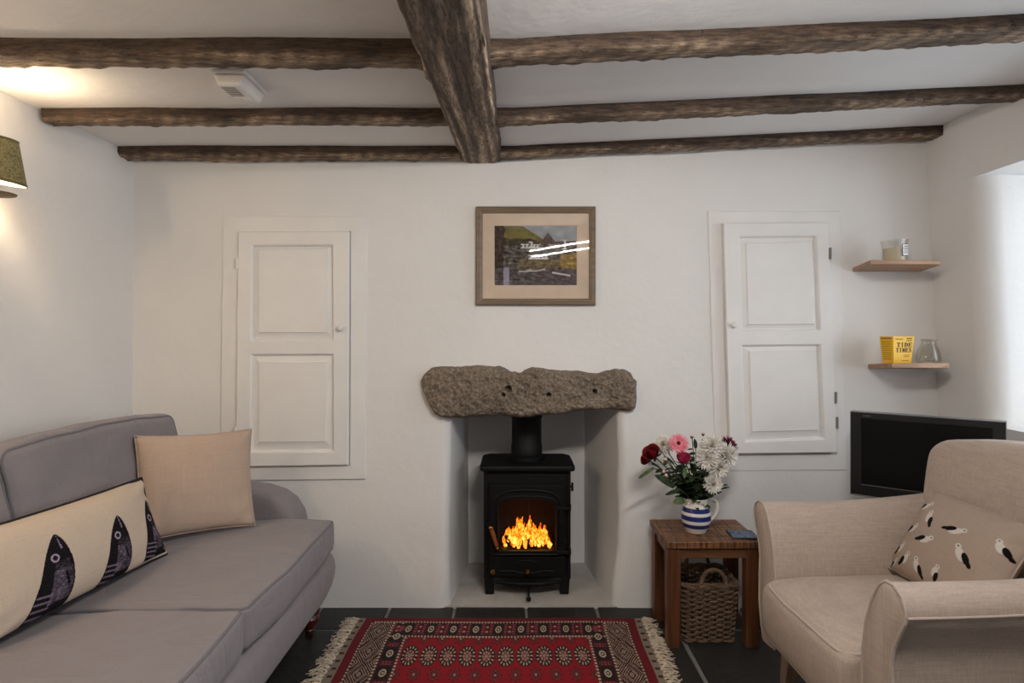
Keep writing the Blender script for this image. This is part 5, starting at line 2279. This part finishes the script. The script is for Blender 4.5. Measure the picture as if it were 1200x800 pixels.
PM = dict(white=petal_mat('white_petals', rgb(214, 208, 200), rgb(238, 234, 228)), pink=petal_mat('pink_petals', rgb(214, 98, 122), rgb(236, 150, 162)),
          rose=petal_mat('magenta_rose_petals', rgb(150, 28, 62), rgb(196, 62, 96)), red=petal_mat('red_rose_petals', rgb(96, 14, 24), rgb(146, 30, 40)),
          burgundy=petal_mat('burgundy_petals', rgb(78, 16, 44), rgb(132, 40, 74)), blush=petal_mat('blush_buds', rgb(220, 176, 174), rgb(236, 206, 200)),
          leaf=petal_mat('dark_leaf', rgb(24, 36, 22), rgb(48, 64, 36)), light_leaf=petal_mat('mid_leaf', rgb(50, 70, 38), rgb(86, 104, 60)),
          stem=petal_mat('green_stem', rgb(44, 58, 32), rgb(70, 84, 48)), eye=petal_mat('dark_flower_eye', rgb(40, 18, 20), rgb(70, 36, 30)),
          yolk=petal_mat('cream_eye', rgb(214, 196, 140), rgb(232, 218, 170)))
MOUTH = Vector((JX, JY, TZ + .13))
flower_rnd = random.Random(31)


def stem_part(root, head, width=.0022):
    m = MB()
    a = MOUTH + Vector((flower_rnd.uniform(-.026, .026), flower_rnd.uniform(-.026, .026), -.05))
    h = Vector(head)
    mid = MOUTH.lerp(h, .45) + Vector((0, 0, .02))
    mth = MOUTH + Vector(((a.x - MOUTH.x), (a.y - MOUTH.y), 0)) * .9 + (h - MOUTH) * .08
    pts = []
    ctrl = [a, mth, mid, h]
    for q in range(15):
        t = q / 14
        p = ((1 - t) ** 3) * ctrl[0] + 3 * t * (1 - t) ** 2 * ctrl[1] + 3 * t * t * (1 - t) * ctrl[2] + t ** 3 * ctrl[3]
        pts.append(p)
    m.tube(pts, width, 6)
    m.build('stem', PM['stem'], root)
    return pts


def leaf_part(root, base, d, L, w, mat='leaf', bend=-.25):
    m = MB()
    petal(m, base, d, (0, -.35, 1), L, w, bend, .12, 6, .3)
    m.build('leaf', PM[mat], root)


def leaves_along(root, pts, n, L=.05, w=.018, mat='leaf', lo=.25, hi=.85):
    for k in range(n):
        t = lo + (hi - lo) * (k + flower_rnd.random() * .6) / n
        p = pts[int(t * (len(pts) - 1))]
        a = flower_rnd.uniform(0, 2 * PI)
        d = Vector((math.cos(a), math.sin(a) * .8 - .25, flower_rnd.uniform(-.15, .7)))
        leaf_part(root, p, d, L * flower_rnd.uniform(.7, 1.2), w * flower_rnd.uniform(.8, 1.2), mat)


def fl(name, label, cat, group=None):
    return thing(name, label, cat, (JX, JY, TZ + .07), group)


def chrysanthemum(px, py, Y, r, face, label, pm='white', group='white chrysanthemum heads'):
    c = at(px, py, Y)
    root = fl('chrysanthemum', label, 'flower', group)
    pts = stem_part(root, c)
    n = Vector(face).normalized()
    u = n.orthogonal().normalized()
    v = n.cross(u)
    m = MB()
    for ring, (el, cnt, Lf) in enumerate(((80, 5, .55), (62, 10, .65), (45, 15, .8), (28, 19, .93), (10, 22, 1.0), (-10, 22, 1.0), (-28, 18, .95))):
        for k in range(cnt):
            a = 2 * PI * (k + .5 * (ring % 2)) / cnt + flower_rnd.uniform(-.12, .12)
            e = math.radians(el + flower_rnd.uniform(-8, 8))
            d = (u * math.cos(a) + v * math.sin(a)) * math.cos(e) + n * math.sin(e)
            L = r * Lf * flower_rnd.uniform(.88, 1.08)
            petal(m, c + d * r * .12, d, n, L, r * .23, flower_rnd.uniform(-.02, .22), .22, 4, .7)
    m.build('petals', PM[pm], root)
    e = MB()
    e.ball(c + n * r * .12, r * .16, 6)
    e.build('flower_eye', PM['yolk' if pm == 'white' else 'eye'], root)
    leaves_along(root, pts, 3)
    return root


chrysanthemum(834, 522, 2.58, 0.0496, (-.1, -1, .4), 'large white chrysanthemum highest of the white heads at right')
chrysanthemum(851, 533, 2.60, 0.0519, (.6, -1, .2), 'large white chrysanthemum furthest right in the jug')
chrysanthemum(829, 537, 2.57, 0.0472, (-.4, -1, .1), 'large white chrysanthemum nearest the middle of the bouquet')
chrysanthemum(841, 548, 2.57, 0.0448, (.2, -1, -.1), 'white chrysanthemum just below the three largest white heads')
chrysanthemum(835, 567, 2.56, 0.0389, (-.1, -1, .1), 'small white chrysanthemum lowest on the right above jug handle')
chrysanthemum(777, 521, 2.64, 0.0425, (-.3, -1, .5), 'white chrysanthemum half hidden left of the pink gerbera')
chrysanthemum(853, 522, 2.645, 0.0425, (.7, -.5, .8), 'burgundy chrysanthemum behind the white heads at right', 'burgundy', 'burgundy flowers')


def gerbera():
    c = at(795, 519.5, 2.57)
    root = fl('gerbera', 'pink gerbera daisy with a dark eye at bouquet top', 'flower')
    pts = stem_part(root, c, .0026)
    n = Vector((-.05, -1, .55)).normalized()
    u = n.orthogonal().normalized()
    v = n.cross(u)
    m = MB()
    for cnt, L, el in ((24, .040, 6), (24, .036, 16), (18, .022, 32)):
        for k in range(cnt):
            a = 2 * PI * (k + flower_rnd.random() * .4) / cnt
            e = math.radians(el)
            d = (u * math.cos(a) + v * math.sin(a)) * math.cos(e) + n * math.sin(e)
            petal(m, c + d * .006, d, n, L, .0085, -.06, .1, 4, .8)
    m.build('petals', PM['pink'], root)
    e = MB()
    e.ball(c + n * .004, .0085, 8)
    e.build('flower_eye', PM['eye'], root)


gerbera()


def rose(px, py, Y, r, up, label, pm, group=None, openness=.35):
    c = at(px, py, Y)
    root = fl('rose', label, 'flower', group)
    n = Vector(up).normalized()
    pts = stem_part(root, c - n * r * .9, .0026)
    u = n.orthogonal().normalized()
    v = n.cross(u)
    m = MB()
    for ring, (cnt, rr, op) in enumerate(((3, .30, .0), (4, .55, .12), (5, .8, .28), (5, 1.0, openness + .15))):
        for k in range(cnt):
            a0 = 2 * PI * (k + .37 * ring) / cnt
            span = 2 * PI / cnt * 1.35
            st = len(m.v)

            def fn(i, j):
                a = a0 + span * (i / 6 - .5)
                t = j / 6
                R = r * rr * (.35 + .65 * math.sin(PI / 2 * min(1, t * 1.5))) * (1 + op * max(0, t - .55) * 1.6)
                edge = 1 - .25 * (2 * i / 6 - 1) ** 2
                return c + (u * math.cos(a) + v * math.sin(a)) * R + n * (r * (-.9 + 2.0 * t * edge * (1 - .08 * ring)))
            m.grid(fn, 7, 7)
    m.build('petals', PM[pm], root)
    s = MB()
    for k in range(5):
        a = 2 * PI * k / 5
        d = (u * math.cos(a) + v * math.sin(a)) * .9 - n * .1
        petal(s, c - n * r * .9, d, n, r * 1.5, r * .5, .5, .1, 4, .3)
    s.build('sepals', PM['light_leaf'], root)
    leaves_along(root, pts, 3, .055, .024)


rose(801, 537, 2.54, .025, (.05, -.35, 1), 'magenta pink rosebud in the bouquet below the gerbera', 'rose', None, .1)
rose(764, 531, 2.60, .027, (-.6, -.55, .75), 'dark red rose on the far left of the bouquet', 'red', 'dark red roses', .5)
rose(757, 538, 2.63, .020, (-.9, -.3, .3), 'small dark red rose drooping lowest on the left', 'red', 'dark red roses', .2)


def spray(px, py, Y, label, pm, r, n=1, group=None, leafy=2):
    """budding spray: small buds at the tips of a thin stem"""
    c = at(px, py, Y)
    root = fl('bud_spray', label, 'flower', group)
    pts = stem_part(root, c, .0019)
    for k in range(n):
        b = MB()
        p = c + (Vector((flower_rnd.uniform(-.02, .02), flower_rnd.uniform(-.01, .01), flower_rnd.uniform(-.03, .0))) if k else Vector((0, 0, 0)))
        d = Vector((flower_rnd.uniform(-.3, .3), -.2, 1)).normalized()
        R = d.to_track_quat('Z', 'Y').to_matrix()
        b.lathe([(0, -r * 1.2), (r * .7, -r * .7), (r, 0), (r * .75, r * .9), (r * .35, r * 1.4), (0, r * 1.5)], 10, p, R)
        b.build('bud', PM[pm], root)
        s = MB()
        s.lathe([(0, -r * 1.5), (r * .5, -r * 1.3), (r * 1.0, -r * .5), (r * 1.06, r * .1), (r * .95, r * .2)], 10, p, R)
        s.build('calyx', PM['light_leaf'], root)
    leaves_along(root, pts, leafy, .035, .012, 'leaf', .4, .95)
    return root


spray(811, 511, 2.62, 'pale pink closed bud standing tall in the bouquet middle', 'blush', .0075, 1, 'tall pink buds', 4)
spray(824, 508, 2.64, 'pale pink bud on a leafy stem, tallest tip of the bouquet', 'blush', .0070, 1, 'tall pink buds', 7)
spray(787, 514, 2.66, 'white bud cluster peeping over the left of the gerbera', 'white', .007, 3, 'white bud sprays')
spray(780, 539, 2.57, 'cream bud spray below the half hidden white chrysanthemum', 'blush', .0085, 2, 'white bud sprays', 4)
spray(778, 553, 2.57, 'cream buds low on the left above the large leaf', 'blush', .0075, 3, 'white bud sprays', 4)
spray(771, 524, 2.61, 'blush bud touching the dark red rose at left', 'blush', .009, 1, 'white bud sprays', 3)


def foliage(px, py, Y, label, L, w, n, mat='leaf'):
    c = at(px, py, Y)
    root = fl('foliage_sprig', label, 'foliage', 'green sprigs in the jug')
    pts = stem_part(root, c, .002)
    leaves_along(root, pts, n, L, w, mat, .22, 1.0)
    d = (pts[-1] - pts[-3]).normalized()
    leaf_part(root, pts[-1], d, L, w, mat)
    return root


def single_leaf(px0, py0, px1, py1, Y, w, label, mat='leaf'):
    a, b = at(px0, py0, Y), at(px1, py1, Y - .02)
    root = fl('foliage_leaf', label, 'foliage', 'large leaves round the jug')
    pts = stem_part(root, a, .0015)
    m = MB()
    L = (b - a).length
    petal(m, a, b - a, (0, -1, .7), L, w, -.12, .12, 7, .3)
    m.build('leaf', PM[mat], root)


foliage(815, 525, 2.63, 'tall dark leafy sprig rising behind the magenta rosebud', .04, .018, 26)
foliage(790, 545, 2.60, 'dark green sprig filling the bouquet left of centre', .06, .026, 34)
foliage(812, 552, 2.57, 'dense dark green sprig filling the bouquet middle', .06, .028, 42)
foliage(824, 555, 2.60, 'dark green sprig beneath the white chrysanthemums', .056, .026, 32)
foliage(800, 562, 2.55, 'short dark sprig at the front over the jug rim', .052, .026, 34)
foliage(773, 548, 2.61, 'dark green sprig reaching left under the red roses', .045, .02, 22)
foliage(841, 570, 2.60, 'thin dark sprig at the right above the jug handle', .042, .016, 18)
single_leaf(766, 548, 748, 560, 2.58, .016, 'long green leaf sticking out furthest left of bouquet', 'light_leaf')
single_leaf(790, 570, 769, 556, 2.55, .034, 'broad dark leaf left of the bouquet middle')
single_leaf(802, 586, 789, 588, 2.54, .030, 'rounded green leaf hanging over the jug rim', 'light_leaf')
single_leaf(796, 574, 780, 579, 2.56, .018, 'narrow dark leaf just above the rounded rim leaf')
single_leaf(836, 574, 855, 570, 2.57, .012, 'thin pointed leaf at far right above the handle')
single_leaf(803, 548, 802, 560, 2.53, .018, 'mid green leaf hanging beneath the magenta rosebud', 'light_leaf')
single_leaf(828, 580, 846, 575, 2.56, .020, 'dark pointed leaf over the right of the jug rim')


# ================================================================== corner shelves and what stands on them
def shelf(label, pts, zfront, zrear, th):
    """pts: plan outline from rear-left, front-left, ... ; tilts from rear to front"""
    ys = [p[1] for p in pts]
    yf, yr = min(ys), max(ys)

    def z(y):
        return zrear + (zfront - zrear) * (yr - y) / (yr - yf)
    m = MB()
    a = [m.vert((x, y, z(y))) for x, y in pts]
    b = [m.vert((x, y, z(y) + th)) for x, y in pts]
    n = len(pts)
    m.face(a)
    m.face(b[::-1])
    for i in range(n):
        j = (i + 1) % n
        m.face((a[j], a[i], b[i], b[j]))
    o = m.build('wall_shelf', M['shelf_wood'], loc=(sum(p[0] for p in pts) / n, (yf + yr) / 2, min(zfront, zrear)), bevel=.0025, angle=35)
    tag(o, label, 'shelf', 'corner shelves')
    return z


zu = shelf('upper wooden corner shelf carrying the glass candle jar',
           [(1.578, 2.876), (1.525, 2.64), (1.80, 2.64), (1.832, 2.648), (1.845, 2.668), (1.90, 2.876)], CAM_H + .3025, CAM_H + .2945, .0185)
zl = shelf('lower wooden corner shelf carrying the yellow packet and vase',
           [(1.650, 2.876), (1.605, 2.62), (1.80, 2.62), (1.84, 2.628), (1.868, 2.645), (1.888, 2.675), (1.90, 2.72), (1.935, 2.876)], CAM_H - .1425, CAM_H - .160, .022)


def candle():
    x, y = 1.690, 2.735
    z = zu(y) + .0195
    root = thing('candle_jar', 'glass candle jar with paper label on the upper shelf', 'candle', (x, y, z))
    root.rotation_euler = (math.radians(2), math.radians(-3), 0)
    m = MB()
    m.lathe([(0, 0), (.046, 0), (.048, .004), (.0485, .05), (.052, .09), (.056, .100), (.0545, .101), (.050, .09), (.046, .05), (.0455, .008), (0, .007)], 40)
    m.build('glass_jar', M['vase_glass'], root, world=False)
    w = MB()
    w.lathe([(0, .009), (.0445, .009), (.0452, .066), (.02, .064), (0, .063)], 36)
    w.build('wax', mat_plain('cream_wax', rgb(216, 204, 176), .5), root, world=False)
    k = MB()
    k.tube([(0, 0, .062), (.001, 0, .072)], .0012, 6)
    k.build('wick', M['dark_slot'], root, world=False)
    R = .0495

    def strip(a0, a1, z0, z1, r, mat, name, par):
        q = MB()
        q.grid(lambda i, j: (lambda a: (r * math.cos(a), r * math.sin(a), z0 + (z1 - z0) * j))(math.radians(a0 + (a1 - a0) * i / 10)), 11, 2)
        return q.build(name, mat, par, world=False)
    lab = strip(-88, -40, .026, .080, R + .0015, mat_plain('dark_label_border', rgb(92, 92, 98), .8), 'label', root)
    strip(-85, -43, .029, .077, R + .0019, mat_plain('white_label_paper', rgb(232, 230, 228), .8), 'label_paper', lab)
    ink = mat_plain('label_ink', rgb(70, 72, 84), .8)
    q = MB()
    for zz, hh, a0, a1 in ((.066, .005, -76, -52), (.057, .004, -82, -46), (.050, .002, -78, -50), (.046, .002, -76, -52), (.039, .003, -80, -48)):
        # short letter-like ticks in lines
        n = int((a1 - a0) / 3)
        for t in range(n):
            b0 = a0 + (a1 - a0) * t / n
            b1 = b0 + (a1 - a0) / n * .68
            q.grid(lambda i, j: (lambda a: ((R + .0022) * math.cos(a), (R + .0022) * math.sin(a), zz + hh * j))(math.radians(b0 + (b1 - b0) * i)), 2, 2)
    q.build('label_print', ink, lab, world=False)


candle()


def packet():
    x, y = 1.692, 2.725
    z = zl(y) + .0226
    root = thing('yellow_packet', 'yellow tide times packet standing on the lower shelf', 'packet', (x, y, z), rotz=math.radians(12))
    ym = mat_plain('yellow_card', rgb(240, 188, 18), .35, var=.08, scale=10)
    m = MB()
    # tapering open-topped packet; local front faces -y
    a, b = (.046, .030), (.056, .038)
    H = .120
    bot = [(-a[0], -a[1]), (a[0], -a[1]), (a[0], a[1]), (-a[0], a[1])]
    top = [(-b[0], -b[1]), (b[0], -b[1]), (b[0], b[1]), (-b[0], b[1])]
    L = [[m.vert((p[0], p[1], 0)) for p in bot], [m.vert((p[0], p[1], H)) for p in top],
         [m.vert((p[0] * .955, p[1] * .94, H)) for p in top], [m.vert((p[0] * .95, p[1] * .93, .006)) for p in bot]]
    m.face(L[0][::-1])
    for q in range(3):
        for k in range(4):
            m.face((L[q][k], L[q][(k + 1) % 4], L[q + 1][(k + 1) % 4], L[q + 1][k]))
    m.face(L[3])
    bd = m.build('carton', ym, root, world=False, bevel=.0012)

    def front(px, pz, d):
        t = pz / H
        return (px * (a[0] + (b[0] - a[0]) * t) / a[0], -(a[1] + (b[1] - a[1]) * t) - .0004 - .0005 * d, pz)
    ink = mat_plain('black_print', rgb(26, 20, 12), .6)
    g = MB()
    letters(g, 'TIDE', lambda u, v, d: front(-.030 + u * .0160, .073 + v * .019, d))
    letters(g, 'TIMES', lambda u, v, d: front(-.034 + u * .0137, .050 + v * .019, d))
    g.build('title_print', ink, bd, world=False, smooth=False)
    g = MB()
    rn = random.Random(2)

    def line(x0, x1, z0, h, fn):
        q = x0
        while q < x1:
            w = rn.uniform(.0016, .0042)
            g.poly([fn(q, z0, 1), fn(min(q + w, x1), z0, 1), fn(min(q + w, x1), z0 + h, 1), fn(q, z0 + h, 1)])
            q += w + .0012
    line(-.036, -.004, .106, .0035, front)
    line(.012, .036, .108, .005, front)
    line(.012, .036, .099, .004, front)
    line(.0, .032, .036, .0025, front)
    line(.004, .030, .030, .0025, front)
    line(-.004, .030, .012, .0025, front)

    def side(py_, pz, d):
        t = pz / H
        return (-(a[0] + (b[0] - a[0]) * t) - .0006, -py_ * (a[1] + (b[1] - a[1]) * t) / a[1], pz)
    line(-.022, .022, .108, .006, side)
    for k in range(9):
        line(-.022, .020, .094 - k * .0095, .0028, side)
    g.build('small_print', mat_plain('brown_print', rgb(96, 66, 16), .6), bd, world=False, smooth=False)


packet()


def vase():
    x, y = 1.838, 2.735
    z = zl(y) + .0226
    root = thing('glass_vase', 'small clear glass bud vase on the lower shelf', 'vase', (x, y, z))
    root.rotation_euler = (0, math.radians(2), 0)
    m = MB()
    m.lathe([(0, 0), (.040, 0), (.047, .004), (.0495, .014), (.0485, .032), (.042, .058), (.031, .083), (.0275, .092), (.029, .099), (.035, .105), (.0345, .1065), (.0275, .1005), (.025, .092), (.029, .081), (.040, .056), (.046, .032), (.0465, .016), (.042, .010), (0, .008)], 44)
    m.build('glass_body', mat_glass('bud_vase_glass', (0.93, 0.925, 0.90, 1), 0.07), root, world=False)


vase()

# ================================================================== light and camera
w = bpy.data.worlds.new('overcast_sky')
bpy.context.scene.world = w
w.use_nodes = True
bg = w.node_tree.nodes['Background']
bg.inputs['Color'].default_value = (0.72, 0.82, 1.0, 1)
bg.inputs['Strength'].default_value = 1.0


def area(name, loc, rot, sx, sy, e, col):
    l = bpy.data.lights.new(name, 'AREA')
    l.shape = 'RECTANGLE'
    l.size, l.size_y = sx, sy
    l.energy = e
    l.color = col
    o = bpy.data.objects.new(name, l)
    COL.objects.link(o)
    o.location = loc
    o.rotation_euler = rot
    return o


# daylight through the far window; extra fill through the added near window
area('daylight_far_window', (2.66, (WY0 + WY1) / 2, 1.46), (0, math.radians(90), 0), 1.1, 1.5, 21, (0.86, 0.93, 1.0))
area('near_window_fill', (2.66, (W2Y0 + W2Y1) / 2, 1.46), (0, math.radians(90), 0), 1.1, 1.5, 18, (0.97, 0.98, 1.0))
# added warm fill for the left side, no fitting, out of view
l2 = bpy.data.lights.new('added_warm_fill', 'POINT')
l2.energy = 13.0
l2.color = (1.0, 0.78, 0.52)
l2.shadow_soft_size = 0.05
o2 = bpy.data.objects.new('added_warm_fill', l2)
COL.objects.link(o2)
o2.location = (-1.62, 0.75, 1.80)
# two slim light bars up in the room, turned down to the chimney wall
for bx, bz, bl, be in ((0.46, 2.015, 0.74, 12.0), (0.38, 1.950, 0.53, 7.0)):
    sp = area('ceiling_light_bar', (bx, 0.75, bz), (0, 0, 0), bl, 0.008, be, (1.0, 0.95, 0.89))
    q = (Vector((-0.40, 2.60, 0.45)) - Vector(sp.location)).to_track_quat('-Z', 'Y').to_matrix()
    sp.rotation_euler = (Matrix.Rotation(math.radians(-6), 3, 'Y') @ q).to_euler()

cam = bpy.data.cameras.new('camera')
cam.sensor_width = 36.0
cam.lens = 720.0 / 1200.0 * 36.0
cam.shift_x = -4.0 / 1200.0
cam.shift_y = -8.0 / 1200.0
cam.clip_start = 0.05
co = bpy.data.objects.new('camera', cam)
COL.objects.link(co)
co.location = (0, 0, CAM_H)
co.rotation_euler = (PI / 2, 0, 0)
sc = bpy.context.scene
sc.camera = co
sc.view_settings.view_transform = 'Standard'
sc.view_settings.look = 'None'
sc.view_settings.gamma = 1.0
sc.view_settings.use_curve_mapping = False
sc.view_settings.exposure = 0.06
sc.cycles.use_denoising = True
sc.cycles.max_bounces = 10
sc.cycles.diffuse_bounces = 6
sc.cycles.transparent_max_bounces = 16
